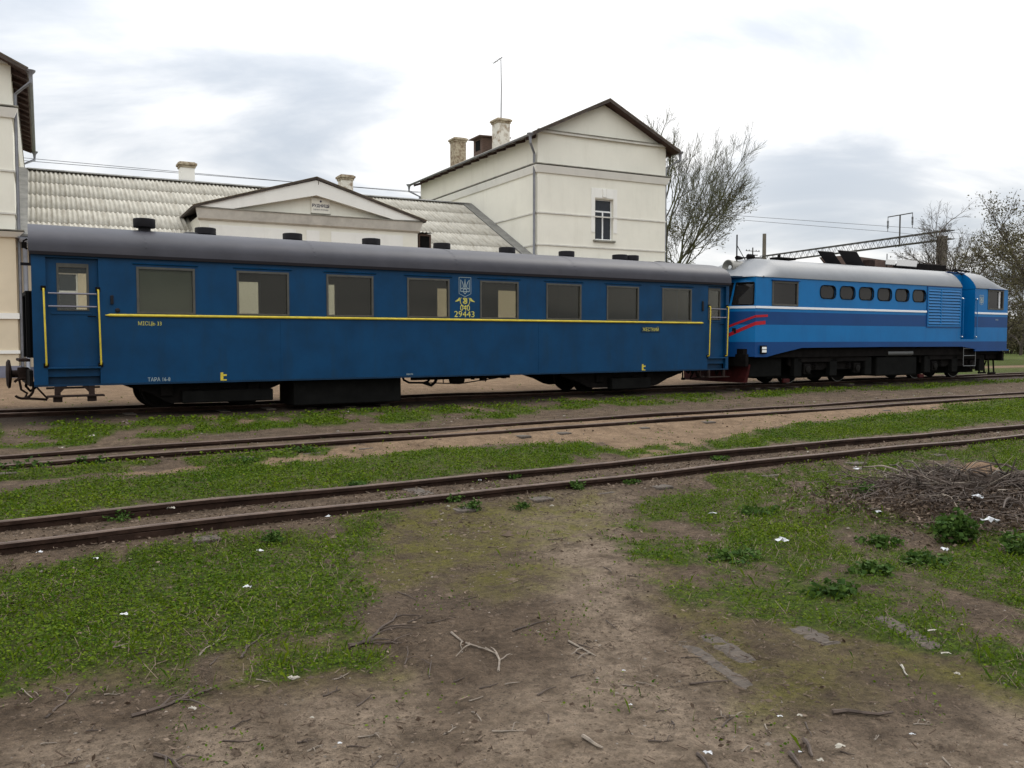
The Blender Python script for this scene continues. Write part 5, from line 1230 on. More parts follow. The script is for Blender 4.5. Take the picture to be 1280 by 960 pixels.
for sg, xe in ((-1, XA - .16), (1, XB + .16)):
    zo, zi = PPK - .05, PPK - .55; m = MB()
    ye0, ye1 = YP - .24, YP - .001
    P = [(xcP, zo), (xe, 5.66), (xe - sg * 1.15, 5.635), (xcP, zi)]
    m.add([(p[0], ye0, p[1]) for p in P] + [(p[0], ye1, p[1]) for p in P], [(0, 1, 2, 3), (4, 7, 6, 5), (0, 4, 5, 1), (3, 2, 6, 7), (1, 5, 6, 2)]); sb(m, 'raking_cornice', 'wall_white', wlP)
    # thin roof over it
    x2 = xe + sg * .06; zb = 5.64
    m = MB(); P = [(xcP, PPK), (x2, zb)]; yb_ = 33.6
    m.add([(xcP, YP - .29, PPK + .02), (x2, YP - .29, zb), (x2, 32.2, zb), (xcP, 34.6, PPK + .02), (xcP, YP - .29, PPK - .02), (x2, YP - .29, zb - .04), (x2, 32.2, zb - .04), (xcP, 34.6, PPK - .02)], [(0, 1, 2, 3), (4, 7, 6, 5), (0, 4, 5, 1), (1, 5, 6, 2)])
    sb(m, 'pediment_roof', 'roof_edge', mr)
    V = []; F = []; nw = 130
    m = MB()
    for i in range(nw + 1):
        y = YP - .32 + (34.6 - YP) * i / nw; dz = .02 * math.cos(2 * math.pi * i / 4); t = 1.0
        V += [(xcP, y, PPK + .045 + dz), (x2 + sg * .03, min(y, 32.3), zb + .02 + dz)]
    for i in range(nw): o = i * 2; F.append((o, o + 2, o + 3, o + 1))
    m.add(V, F); sb(m, 'corrugated_sheeting', 'asbestos', mr)
# white frieze panels
for (xa, xb) in ((4.75, 7.55), (7.9, 8.35), (8.75, 11.35)):
    m = MB().box((xa, YP - .02, 4.45), (xb, YP - .001, 5.12)); sb(m, 'frieze_panel', 'wall_white', wlP)
m = MB().tube([(xcP + .05, YP - .36, PPK + .03), (xcP + .03, YP - .37, PPK - .22)], .012, 5); sb(m, 'finial_rod', 'roof_edge', mr)
# small dark roof vent beside the pediment
m = MB(); m.box((12.14, 30.05, 4.5), (12.62, 31.2, 5.28)); dv = sb(m, 'roof_vent', 'wood_brown', mr)
m = MB(); V = []
for i in range(17): x = 12.08 + .60 * i / 16; V += [(x, 29.9, 5.32 + .02 * math.cos(i * math.pi / 2)), (x, 31.9, 5.42 + .02 * math.cos(i * math.pi / 2))]
m.add(V, [(i * 2, i * 2 + 2, i * 2 + 3, i * 2 + 1) for i in range(16)]); sb(m, 'vent_roof', 'flash_grey', dv)
m = MB().box((12.19, 30.03, 4.62), (12.55, 30.049, 5.20)); sb(m, 'vent_opening', 'black_box', dv)
# downpipe on the corner left of the main range
m = MB(); m.lathe((-.42, 29.86, 4.12), (0, 0, 1), [(0, .055), (.14, .06), (.22, .14), (.30, .14)], 12); m.tube([(-.42, 29.86, 4.14), (-.42, 29.9, 3.9), (-.42, 29.9, .6), (-.42, 29.75, .45)], .065, 10); sb(m, 'downpipe', 'pipe_grey', wlM, 50)

# station name sign on the pediment
sg_o = empty('station_sign', (8.19, YP - .30, 5.70)); tag(sg_o, 'small white station name board lettered РУДНИЦЯ on the pediment', 'sign')
# the board hangs from the tympanum face
sgo = Vector((8.39, YP - .06, 5.70)); sg_o.location = sgo
MB().bevbox((-.32, 0, 0), (.32, .055, .50), .008).build('board', 'sign_board', sg_o)
MB().box((-.34, -.004, -.02), (.34, .05, -.001)).build('lower_rail', 'lead_dark', sg_o)
text_mesh('lettering', 'РУДНИЦЯ', .135, 'sign_ink', sg_o, (0, -.004, .25), sx=.9, bold=.004)
text_mesh('lettering', 'ОДЕСЬКА ЗАЛІЗНИЦЯ', .055, 'sign_ink', sg_o, (0, -.004, .12), sx=.85)
MB().lathe((0, 0, .40), (0, -1, 0), [(0, .035), (.004, .035)], 12).build('emblem', 'sign_ink', sg_o)
# television aerial on the chimney
ae = empty('television_aerial', (18.6, 36.05, 11.42)); tag(ae, 'thin television aerial on a tall pole above the whitewashed chimney', 'aerial')
MB().tube([(0, 0, -.3), (.02, 0, 1.4), (.0, 0, 2.70)], [.03, .025, .018], 6).build('pole', 'antenna_metal', ae)
m = MB(); m.tube([(-.10, .55, 2.65), (.02, -.10, 2.77)], .022, 5)
for k in range(4): m.tube([(-.09 + .028 * k - .16, .50 - .15 * k, 2.66 + .028 * k), (-.09 + .028 * k + .16, .50 - .15 * k, 2.66 + .028 * k)], .008, 4)
m.build('boom', 'antenna_metal', ae)

# ------------------------------------------------------------------ overhead line gantry and wires
ga = empty('catenary_gantry', (48.3, 35.3, BZ)); tag(ga, 'dark steel lattice gantry spanning the tracks beyond the locomotive', 'gantry')
GO = Vector((48.3, 35.3, BZ)); A0, A1 = Vector((48.3, 34.6, 0)), Vector((50.4, 52.6, 0)); gd = (A1 - A0).normalized(); gl = (A1 - A0).length; gn = Vector((gd.y, -gd.x, 0)) * .22
def GP(t, side_, z): p = A0 + gd * t + gn * side_; return Vector((p.x, p.y, z))
chord = {}
for s_ in (-1, 1):
    for z in (7.48, 8.0): MB().tube([GP(0, s_, z), GP(gl, s_, z)], .035, 4).build('chord', 'gantry_steel', ga, GO)
nb = 26
for k in range(nb):
    t0, t1 = gl * k / nb, gl * (k + 1) / nb; m = MB()
    for s_ in (-1, 1):
        m.tube([GP(t0, s_, 7.48), GP((t0 + t1) / 2, s_, 8.0), GP(t1, s_, 7.48)], .018, 4)
    m.tube([GP(t0, -1, 8.0), GP(t0, 1, 8.0)], .018, 4); m.tube([GP(t0, -1, 7.48), GP(t0, 1, 7.48)], .018, 4)
    b_ = m.build('lattice_bay', 'gantry_steel', ga, GO); b_['kind'] = 'stuff'
MB().bevbox((48.05, 35.0, BZ - .2), (48.5, 35.45, 7.7), .03).build('mast', 'concrete_mast', ga, GO)
MB().tube([(50.37, 52.35, BZ - .2), (50.37, 52.35, 9.75)], [.2, .14], 8).build('mast', 'concrete_mast', ga, GO)
TAX = GP(4.05, 0, 0); m = MB(); m.tube([(TAX.x, TAX.y, 7.45), (TAX.x, TAX.y, 9.42)], .05, 6)
armA = Vector((TAX.x, TAX.y, 9.42)) - gd * 1.02; armB = Vector((TAX.x, TAX.y, 9.42)) + gd * 1.02; m.tube([armA, armB], .035, 5); m.build('cross_arm', 'gantry_steel', ga, GO)
ins = []
for p in (armA, armB):
    m = MB(); prof = [(0, .02)]
    for k in range(6): z = .25 + k * .085; prof += [(z, .02), (z + .01, .075), (z + .05, .06), (z + .06, .02)]
    prof += [(.95, .02)]
    m.lathe(p, (0, 0, -1), prof, 8); m.build('insulator', 'gantry_steel', ga, GO); ins.append(p - Vector((0, 0, .95)))
def wire(p0, p1, sag, label, r=.012):
    n = 40; m = MB(); P = [Vector(p0).lerp(Vector(p1), i / n) - Vector((0, 0, sag * 4 * (i / n) * (1 - i / n))) for i in range(n + 1)]
    o = m.tube(P, r, 4).build('overhead_wire', 'wire', None); shift(o, P[0]); return tag(o, label, 'wire', 'overhead wires')
WL = 'thin overhead wire strung from the gantry past the station roof'
wire(ins[1], (-45, 54, 11.6), .25, WL); wire(ins[0], (-45, 51.5, 10.6), .25, WL)
wire(ins[1], (150, 38, 9.0), .6, WL); wire(ins[0], (150, 36, 9.0), .6, WL)
def far_pole(px, ptop, Y, h, label, arms):
    b_ = onY(px, ptop, Y); e = empty('utility_pole', (b_.x, Y, BZ - .05)); tag(e, label, 'pole')
    MB().tube([(0, 0, 0), (0, 0, b_.z - BZ)], [.13, .09], 7).build('pole', 'gantry_steel', e)
    for (dz, L) in arms:
        MB().tube([(-L, 0, b_.z - BZ - dz), (L, 0, b_.z - BZ - dz)], .05, 5).build('cross_arm', 'gantry_steel', e)
        for x in (-L * .9, -L * .5, L * .5, L * .9): MB().lathe((x, 0, b_.z - BZ - dz), (0, 0, 1), [(0, .03), (.1, .06), (.16, .06), (.2, .02)], 7).build('insulator', 'gantry_steel', e)
far_pole(941, 309, 95, 0, 'distant utility pole with a single crossarm seen over the locomotive', [(.5, 1.3), (1.1, .9)])

# ------------------------------------------------------------------ trees
def leaf_object(name, C, S, mname, parent, rng, up=0.3, aspect=0.6, off=(0, 0, 0), tint=None, nrm=None):
    """many small leaf-shaped quads: centres C (n,3), sizes S (n,)"""
    n = len(C)
    if n == 0: return None
    a = rng.normal(size=(n, 3)); a[:, 2] *= up; a /= np.linalg.norm(a, axis=1, keepdims=True)
    b = rng.normal(size=(n, 3)); b -= a * (a * b).sum(1, keepdims=True); b /= np.linalg.norm(b, axis=1, keepdims=True)
    s = S[:, None]
    V = np.stack([C - a * s, C + b * s * aspect, C + a * s, C - b * s * aspect], 1).reshape(-1, 3) - np.array(off)
    return raw_quads(name, V, mname, parent, np.repeat(tint if tint is not None else rng.uniform(0, 1, n), 4))
def raw_quads(name, V, mname, parent, tint, k=4):
    n = len(V) // k; me = bpy.data.meshes.new(name); me.vertices.add(n * k); me.vertices.foreach_set('co', V.ravel().astype(np.float32))
    me.loops.add(n * k); me.loops.foreach_set('vertex_index', np.arange(n * k, dtype=np.int32)); me.polygons.add(n)
    me.polygons.foreach_set('loop_start', (np.arange(n) * k).astype(np.int32)); me.polygons.foreach_set('loop_total', np.full(n, k, np.int32)); me.update()
    at_ = me.attributes.new('tint', 'FLOAT', 'POINT'); at_.data.foreach_set('value', tint.astype(np.float32)); me.materials.append(M[mname])
    o = bpy.data.objects.new(name, me); COL.objects.link(o)
    if parent: o.parent = parent
    return o
def tree(name, pos, h, r0, seed, label, cat='tree', group=None, levels=5, fork=0.3, spread=(0.45, 0.95), trop=0.06, kids=(3, 5), leaves=3000, leaf_s=.10, lean=(0, 0), bark='bark', stems=1, leaf_zone=(0, 1), ratio=(.58, .78), minr=.007, leafm='tree_leaf', wander=.16):
    rr = random.Random(seed); root = empty(name, pos); tag(root, label, cat, group)
    wood = MB(); tips = []
    def grow(p, d, L, r, lvl):
        n = 5 if lvl < 2 else (4 if lvl < 4 else 3); pts = [p.copy()]; rs = [r]
        r1 = max(r * (.62 if lvl else .70), minr * .6)
        for i in range(n):
            j = Vector((rr.gauss(0, 1), rr.gauss(0, 1), rr.gauss(0, 1))) * wander * (.45 if lvl == 0 else 1)
            d = (d + j + Vector((0, 0, trop if lvl else 0.02))).normalized(); p = p + d * (L / n); pts.append(p.copy()); rs.append(r + (r1 - r) * (i + 1) / n)
        wood.tube(pts, rs, (9, 7, 5, 4, 3, 3, 3)[min(lvl, 6)], lvl == 0)
        if lvl >= levels:
            tips.extend(pts[1:]); return
        if lvl >= levels - 1: tips.extend(pts[2:])
        k = rr.randint(*kids)
        for c_ in range(k):
            t = (fork + (1 - fork) * (c_ + rr.random()) / k) if lvl == 0 else (.28 + .72 * (c_ + rr.random()) / k)
            i = min(int(t * n), n - 1); q = pts[i].lerp(pts[i + 1], t * n - i) if t < 1 else pts[-1]
            axis = d.cross(Vector((rr.gauss(0, 1), rr.gauss(0, 1), rr.gauss(0, .6)))).normalized()
            nd = (Matrix.Rotation(rr.uniform(*spread), 3, axis) @ ((pts[i + 1] - pts[i]).normalized())).normalized()
            if nd.z < -.15: nd.z *= .3
            rloc = rs[i] + (rs[i + 1] - rs[i]) * .5
            grow(q, nd, L * rr.uniform(*ratio) * (1.1 - .25 * t), max(rloc * rr.uniform(.5, .72), minr), lvl + 1)
        # leader carries on
        if lvl < levels - 1: grow(pts[-1], d, L * rr.uniform(.55, .75), max(rs[-1] * .95, minr), lvl + 1)
    for s_ in range(stems):
        a = 6.28 * s_ / stems + rr.random(); d0 = Vector((lean[0] + (.35 * math.cos(a) if stems > 1 else 0), lean[1] + (.35 * math.sin(a) if stems > 1 else 0), 1)).normalized()
        grow(Vector((.1 * math.cos(a), .1 * math.sin(a), -.15)) if stems > 1 else Vector((0, 0, -.15)), d0, h * .42, r0, 0)
    zmax = max(v[2] for v in wood.v); k = h / zmax
    wood.v = [(v[0] * k, v[1] * k, v[2] * k) for v in wood.v]
    wood.build('trunk', bark, root, fixn=False)
    if leaves:
        T = np.array([t[:] for t in tips]) * k; z = T[:, 2] / h
        T = T[(z >= leaf_zone[0]) & (z <= leaf_zone[1])]; rng = np.random.default_rng(seed)
        if len(T):
            I = rng.integers(0, len(T), leaves); C = T[I] + rng.normal(size=(leaves, 3)) * .16
            leaf_object('crown', C, rng.uniform(.5, 1.25, leaves) * leaf_s, leafm, root, rng, .8, .62)
    return root
def base(px, Y, z=None): p = onY(px, 425, Y); return (p.x, Y, gz(p.x, Y) - .02)
tree('deciduous_tree', base(840, 45), 16.4, .20, 11, 'tall spring tree with sparse leaves rising behind the right station wing', levels=6, fork=.22, spread=(.30, .72), trop=.10, kids=(3, 4), leaves=5000, leaf_s=.06, bark='bark_moss', leaf_zone=(.1, .60), minr=.008, lean=(0, 0), ratio=(.58, .74), wander=.14)
TG = 'trees beyond the locomotive'
tree('deciduous_tree', base(1170, 33), 8.9, .13, 24, 'bare forked tree with crooked boughs beside the gantry mast', levels=6, fork=.25, spread=(.35, .85), kids=(3, 3), leaves=350, leaf_s=.055, trop=.04, lean=(-.10, 0), group=TG, minr=.006, ratio=(.55, .72))
tree('deciduous_tree', base(1208, 31), 9.0, .13, 33, 'bare upright tree with a straight dark trunk behind the locomotive rear', levels=6, fork=.3, spread=(.35, .85), kids=(3, 3), leaves=600, leaf_s=.055, trop=.05, group=TG, minr=.006, ratio=(.55, .72))
tree('deciduous_tree', base(1190, 42), 9.2, .13, 37, 'slender bare tree standing behind the gantry mast', levels=6, fork=.25, spread=(.35, .8), kids=(2, 3), leaves=400, leaf_s=.06, group=TG, minr=.007, ratio=(.55, .7))
tree('deciduous_tree', base(1306, 25), 8.0, .12, 41, 'leafing tree with drooping dense twigs right of the locomotive rear', levels=6, fork=.12, spread=(.45, 1.0), kids=(3, 3), leaves=9000, leaf_s=.055, trop=.0, lean=(-.10, .05), group=TG, minr=.0055, ratio=(.6, .76))
tree('deciduous_tree', base(1252, 31), 6.6, .10, 47, 'low spreading tree with new leaves just past the locomotive end', levels=6, fork=.12, spread=(.45, 1.0), kids=(3, 3), leaves=6000, leaf_s=.055, trop=.0, group=TG, minr=.006, ratio=(.6, .76))
tree('deciduous_tree', base(1276, 38), 8.2, .12, 53, 'twiggy leafing tree farther back beyond the locomotive end', levels=6, fork=.15, spread=(.4, .95), kids=(3, 3), leaves=6000, leaf_s=.06, trop=.02, group=TG, minr=.007, ratio=(.6, .75))
tree('deciduous_tree', base(1335, 36), 10, .15, 59, 'large leafing tree at the edge of the meadow', levels=6, fork=.2, spread=(.4, .95), kids=(2, 3), leaves=4500, leaf_s=.065, group=TG, minr=.007, ratio=(.6, .75))
for i, (px, Y, h, lab) in enumerate(((1262, 44, 3.6, 'dense dark bush below the twiggy trees past the locomotive'), (1290, 41, 3.2, 'rounded green bush beside the meadow edge'), (1235, 48, 3.8, 'broad bush far behind the locomotive rear'), (1320, 46, 4.2, 'tall untidy bush at the far side of the meadow'), (1205, 50, 3.4, 'low scrubby bush under the gantry mast'), (1160, 52, 3.3, 'scrubby bush under the forked bare tree'))):
    tree('bush', base(px, Y), h, .06, 70 + i, lab, 'bush', 'bushes along the meadow', levels=4, fork=.1, spread=(.5, 1.1), kids=(3, 4), leaves=5200, leaf_s=.11, stems=5, trop=-.02, minr=.012)

# ------------------------------------------------------------------ grass and other ground growth
def scatter(y0, y1, dens, fn, rng, xl=-1.2, xs=1.66, x1=3.0):
    W = x1 + xs * y1 - xl + .06 * y1; n = int(W * (y1 - y0) * dens); x = rng.uniform(xl - .06 * y1, x1 + xs * y1, n); y = rng.uniform(y0, y1, n)
    k = (x < x1 + xs * y) & (x > xl - .06 * y); x, y = x[k], y[k]; w = fn(x, y); k = rng.uniform(0, 1, len(x)) < w
    return x[k], y[k]
rng = np.random.default_rng(21)
def gdens(x, y):
    g_ = cover(x, y)[0]; n_ = .55 * vnoise(x, y, 7.0, 2) + .45 * vnoise(x, y, 17.0, 9)
    g_ = np.maximum(g_, .20 + .0 * g_) * (1 - smooth01((y - 16.4 - .068 * x) / .3)) ; strag = (g_ <= .2001) & (vnoise(x, y, 5.0, 27) > .25)
    return np.where(strag, .05, np.clip((g_ - .2) * 1.28, 0, 1)) * np.clip(.72 + .65 * n_ + .40 * vnoise(x, y, 1.7, 21) - .22 * np.clip((x - 2.2) / 2, 0, 1) * (y < near_c(x)), .06, 1)
V_all = []; T_all = []; B_all = []; BT_all = []
for (y0, y1, dens, sz) in ((1.7, 4.5, 11000, .0068), (4.5, 7, 8000, .0085), (7, 10, 4600, .0115), (10, 14, 2000, .016), (14, 19, 700, .022)):
    x, y = scatter(y0, y1, dens, gdens, rng); n = len(x); z = ground_z(x, y)
    patch = vnoise(x, y, 2.2, 6) * .5 + vnoise(x, y, 6.0, 12) * .3
    hgt = rng.uniform(0, 1, n) ** 1.6 * (.024 + .026 * np.clip(patch + .3, 0, 1)) * (sz / .0085) ** .5
    C = np.stack([x, y, z + .004 + hgt], 1); s = (rng.uniform(.55, 1.35, n) * sz)[:, None]
    a = rng.normal(size=(n, 3)); a[:, 2] *= .45; a /= np.linalg.norm(a, axis=1, keepdims=True); b = rng.normal(size=(n, 3)); b[:, 2] *= .45; b -= a * (a * b).sum(1, keepdims=True); b /= np.linalg.norm(b, axis=1, keepdims=True)
    V_all.append(np.stack([C - a * s, C + b * s * .7, C + a * s, C - b * s * .7], 1).reshape(-1, 3))
    T_all.append(np.repeat(np.clip(.30 + .42 * patch + rng.normal(0, .20, n) + 4.5 * hgt, 0, 1), 4))
    # upright blades, more of them on the right hand meadow
    x, y = scatter(y0, y1, dens * .16, lambda x, y: gdens(x, y) * np.clip(.35 + .7 * vnoise(x, y, 1.5, 30), .08, 1), rng); n = len(x); z = ground_z(x, y)
    L = rng.uniform(.02, .065, n) * (1 + .5 * vnoise(x, y, 2.0, 18)); az = rng.uniform(0, 6.28, n); ln = rng.uniform(.1, .8, n) * L; wd = sz * .28
    dx, dy = np.cos(az), np.sin(az)
    p0 = np.stack([x - dy * wd, y + dx * wd, z], 1); p1 = np.stack([x + dy * wd, y - dx * wd, z], 1)
    p2 = np.stack([x + dx * ln * .4 + dy * wd * .7, y + dy * ln * .4 - dx * wd * .7, z + L * .7], 1); p3 = np.stack([x + dx * ln, y + dy * ln, z + L], 1)
    B_all.append(np.stack([p0, p1, p2, p3], 1).reshape(-1, 3)); BT_all.append(np.repeat(np.clip(rng.normal(.5, .25, n), 0, 1), 4))
g = raw_quads('grass', np.concatenate(V_all + B_all), 'grass_leaf', None, np.concatenate(T_all + BT_all)); tag(g, 'short green grass and creeping weeds growing beside the tracks', 'grass', kind='stuff')

# dry straw stalks standing in the grass
V_all = []; T_all = []
for (y0, y1, dens) in ((2, 6, 330), (6, 10, 160)):
    x, y = scatter(y0, y1, dens, lambda x, y: np.clip(cover(x, y)[0], 0, 1) * (vnoise(x, y, 2.4, 5) > -.1), rng); n = len(x); z = ground_z(x, y); L = rng.uniform(.015, .055, n); az = rng.uniform(0, 6.28, n); ln = rng.uniform(.6, 2.2, n) * L; wd = .0013
    dx, dy = np.cos(az), np.sin(az)
    V_all.append(np.stack([np.stack([x - dy * wd, y + dx * wd, z], 1), np.stack([x + dy * wd, y - dx * wd, z], 1), np.stack([x + dx * ln + dy * wd, y + dy * ln - dx * wd, z + L * .8], 1), np.stack([x + dx * ln - dy * wd, y + dy * ln + dx * wd, z + L * .8], 1)], 1).reshape(-1, 3)); T_all.append(np.repeat(rng.uniform(.4, 1, n), 4))
g = raw_quads('dry_straw', np.concatenate(V_all), 'dry_leaf', None, np.concatenate(T_all)); tag(g, 'thin dry straw stalks standing among the short green grass', 'dry grass', kind='stuff')
# dry leaves and crumbs of bark
def ddens(x, y):
    dn = np.abs(y - near_c(x)); pd = np.hypot((x - PILE[0]) / 1.35, (y - PILE[1]) / 1.3)
    tr = np.exp(-((y - near_c(x) + .25) / .55) ** 2) * .55 * (vnoise(x, y, 3, 0) > -.25)
    return np.clip(.035 + tr + .9 * np.exp(-pd ** 2 * 1.1) + .30 * (vnoise(x, y, 3.5, 24) > .22) + .25 * np.exp(-((y - near_c(x)) / .5) ** 2), 0, 1) * np.where(y > 8.8, .35, 1)
V_all = []; T_all = []
for (y0, y1, dens, sz) in ((1.7, 5, 1100, .009), (5, 9, 1000, .012), (9, 15, 220, .018)):
    x, y = scatter(y0, y1, dens, ddens, rng); n = len(x); z = ground_z(x, y)
    C = np.stack([x, y, z + rng.uniform(.002, .018, n)], 1); s = (rng.uniform(.4, 1.7, n) * sz)[:, None]
    a = rng.normal(size=(n, 3)); a[:, 2] *= .3; a /= np.linalg.norm(a, axis=1, keepdims=True); b = rng.normal(size=(n, 3)); b[:, 2] *= .4; b -= a * (a * b).sum(1, keepdims=True); b /= np.linalg.norm(b, axis=1, keepdims=True)
    asp = rng.uniform(.15, .7, n)[:, None]
    V_all.append(np.stack([C - a * s, C + b * s * asp, C + a * s, C - b * s * asp], 1).reshape(-1, 3)); T_all.append(np.repeat(rng.uniform(0, 1, n) ** 1.7, 4))
for (y0, y1, dens, ln_) in ((1.7, 4.5, 420, .022), (4.5, 8, 240, .028), (8, 13, 60, .035)):
    x, y = scatter(y0, y1, dens, lambda x, y: np.clip(.45 + .6 * vnoise(x, y, 2.6, 14), .08, 1), rng); n = len(x); z = ground_z(x, y) + rng.uniform(.002, .012, n); az = rng.uniform(0, 6.28, n); L = ln_ * rng.lognormal(0, .55, n) * .5; wd = rng.uniform(.0012, .0026, n) * (ln_ / .022)
    dx, dy = np.cos(az), np.sin(az); e = rng.uniform(-.006, .010, n)
    P = [np.stack([x - dx * L - dy * wd, y - dy * L + dx * wd, z], 1), np.stack([x - dx * L + dy * wd, y - dy * L - dx * wd, z + .002], 1), np.stack([x + dx * L + dy * wd, y + dy * L - dx * wd, z + e + .004], 1), np.stack([x + dx * L - dy * wd, y + dy * L + dx * wd, z + e + .002], 1)]
    V_all.append(np.stack(P, 1).reshape(-1, 3)); T_all.append(np.repeat(np.clip(rng.normal(.18, .25, n), 0, .9), 4))
g = raw_quads('leaf_litter', np.concatenate(V_all), 'dry_leaf', None, np.concatenate(T_all)); tag(g, 'dry brown leaf litter scattered over dirt and along the rails', 'leaf litter', kind='stuff')
# loose grit and pebbles
oct_v = np.array([(1, 0, 0), (0, 1, 0), (-1, 0, 0), (0, -1, 0), (0, 0, .7), (0, 0, -.7)]); oct_f = [(0, 1, 4), (1, 2, 4), (2, 3, 4), (3, 0, 4)]
def crumbs(name, bands, mname, label, cat, flat):
    V_all = []; tt = []
    for (y0, y1, dens, sz) in bands:
        x, y = scatter(y0, y1, dens, lambda x, y: np.clip(1 - cover(x, y)[0] * .8, 0, 1) * np.clip(.5 + .8 * vnoise(x, y, 2.9, 11), .1, 1), rng); n = len(x); z = ground_z(x, y)
        s = (sz * rng.lognormal(0, .5, n)); az = rng.uniform(0, 6.28, n); e = rng.uniform(.6, 1.4, n)
        for f in oct_f:
            P = np.stack([np.stack([x + s * (oct_v[i][0] * np.cos(az) * e - oct_v[i][1] * np.sin(az)), y + s * (oct_v[i][0] * np.sin(az) * e + oct_v[i][1] * np.cos(az)), z + s * oct_v[i][2] * flat], 1) for i in f], 1)
            V_all.append(P.reshape(-1, 3)); tt.append(np.zeros(len(P) * 3))
    g = raw_quads(name, np.concatenate(V_all), mname, None, np.concatenate(tt), 3); tag(g, label, cat, kind='stuff')
crumbs('gravel', ((1.7, 4.5, 170, .0034), (4.5, 8, 60, .005), (8, 15, 18, .008)), 'pebble', 'small loose stones and grit strewn on the bare dirt', 'gravel', .9)
crumbs('soil_crumbs', ((1.7, 4.5, 1500, .0048), (4.5, 8, 700, .007)), 'soil_crumb', 'dark loose crumbs of soil on the trodden dirt', 'soil', .7)

# ------------------------------------------------------------------ twigs lying on the dirt
def twig(px, py, Lpx, ang_px, forks, seed, label, mname='twig_bark', r=None, group='fallen twigs', cat='twig', bend=.35):
    """centre and direction come from where it lies on the ground"""
    rr = random.Random(seed); c = onZ(px, py, 0.02); a = math.radians(ang_px)
    q = onZ(px + 10 * math.cos(a), py - 10 * math.sin(a), 0.02); d2 = (q - c); L = d2.length * Lpx / 10.0; d = d2.normalized()
    c.z = gz(c.x, c.y); root = c.copy(); m = MB()
    r = r or max(.0035, min(.012, L * .016))
    def stem(p, d, L, r, lv):
        n = max(4, int(L / .05)); pts = []; rs = []; dd = d.copy()
        for i in range(n + 1):
            z = gz(p.x, p.y) + r * .8 + rr.uniform(0, .004) + (.012 * lv * math.sin(i / n * 3.1))
            pts.append(Vector((p.x, p.y, z))); rs.append(r * (1 - .55 * i / n) * rr.uniform(.88, 1.12))
            dd = (Matrix.Rotation(rr.gauss(0, bend * .5), 3, 'Z') @ dd).normalized(); p = p + dd * (L / n)
        m.tube(pts, rs, 5)
        return pts, dd
    pts, _ = stem(c - d * L / 2, d, L, r, 0)
    for k in range(forks):
        i = rr.randint(1, max(1, len(pts) - 2)); nd = (Matrix.Rotation(rr.choice((-1, 1)) * rr.uniform(.4, 1.0), 3, 'Z') @ d); stem(pts[i], nd, L * rr.uniform(.25, .55), r * .65, 1)
    o = m.build('twig', mname, None, smooth=60, fixn=False); shift(o, root); return tag(o, label, cat, group)
TL = 'thin dry broken twig lying on the bare dirt'
big = [(1078, 885, 74, 2, 0, 'straight thick stick lying alone at the edge of bare dirt', 'twig_bark', .010), (735, 925, 22, -50, 0, 'short pale split stick of bare wood on the dirt', 'twig_pale', .009),
       (225, 878, 120, 8, 3, 'long forked grey branch lying across the dark dirt', 'twig_bark', .008), (222, 937, 60, -8, 2, 'crooked forked twig on the dark dirt below the long branch', 'twig_bark', .008),
       (483, 785, 95, 22, 6, 'spread of forked bare twigs on dirt beside the grass', 'twig_bark', .007), (470, 797, 70, 5, 4, 'many-tipped branch end lying under the spread of twigs', 'twig_bark', .006),
       (640, 818, 40, 35, 3, 'forked twig with curled ends in the middle of the dirt path', 'twig_pale', .006), (722, 805, 32, -42, 2, 'pair of pale sticks joined at one end on the path', 'twig_pale', .006),
       (575, 800, 36, -50, 3, 'small y-shaped twig with a pale broken end', 'twig_pale', .006), (660, 778, 40, 22, 0, 'single curved twig on the pale part of the path', 'twig_bark', .005),
       (1012, 930, 26, -55, 0, 'short grey stick with bark lying near pale chips', 'twig_bark', .010), (992, 945, 22, -60, 0, 'short stout stick beside the grey stick', 'twig_bark', .010), (890, 950, 45, -32, 0, 'slanting thin stick on the pebbly dirt', 'twig_bark', .007),
       (1131, 830, 18, -60, 0, 'small bleached white stick on mossy ground', 'bone_white', .006), (885, 846, 46, 6, 0, 'dark thin stick at the end of a buried plank', 'twig_bark', .006),
       (315, 800, 40, 50, 1, 'stick pointing out of the grass edge', 'twig_bark', .006), (160, 803, 44, 14, 0, 'pale stick lying on the moss', 'twig_pale', .006), (75, 870, 50, 48, 1, 'long thin twig on the dark dirt by the moss', 'twig_bark', .005)]
for i, (px, py, L, a, fk, lab, mn, r) in enumerate(big): twig(px, py, L, a, fk, 100 + i, lab, mn, r)
rt = random.Random(9)
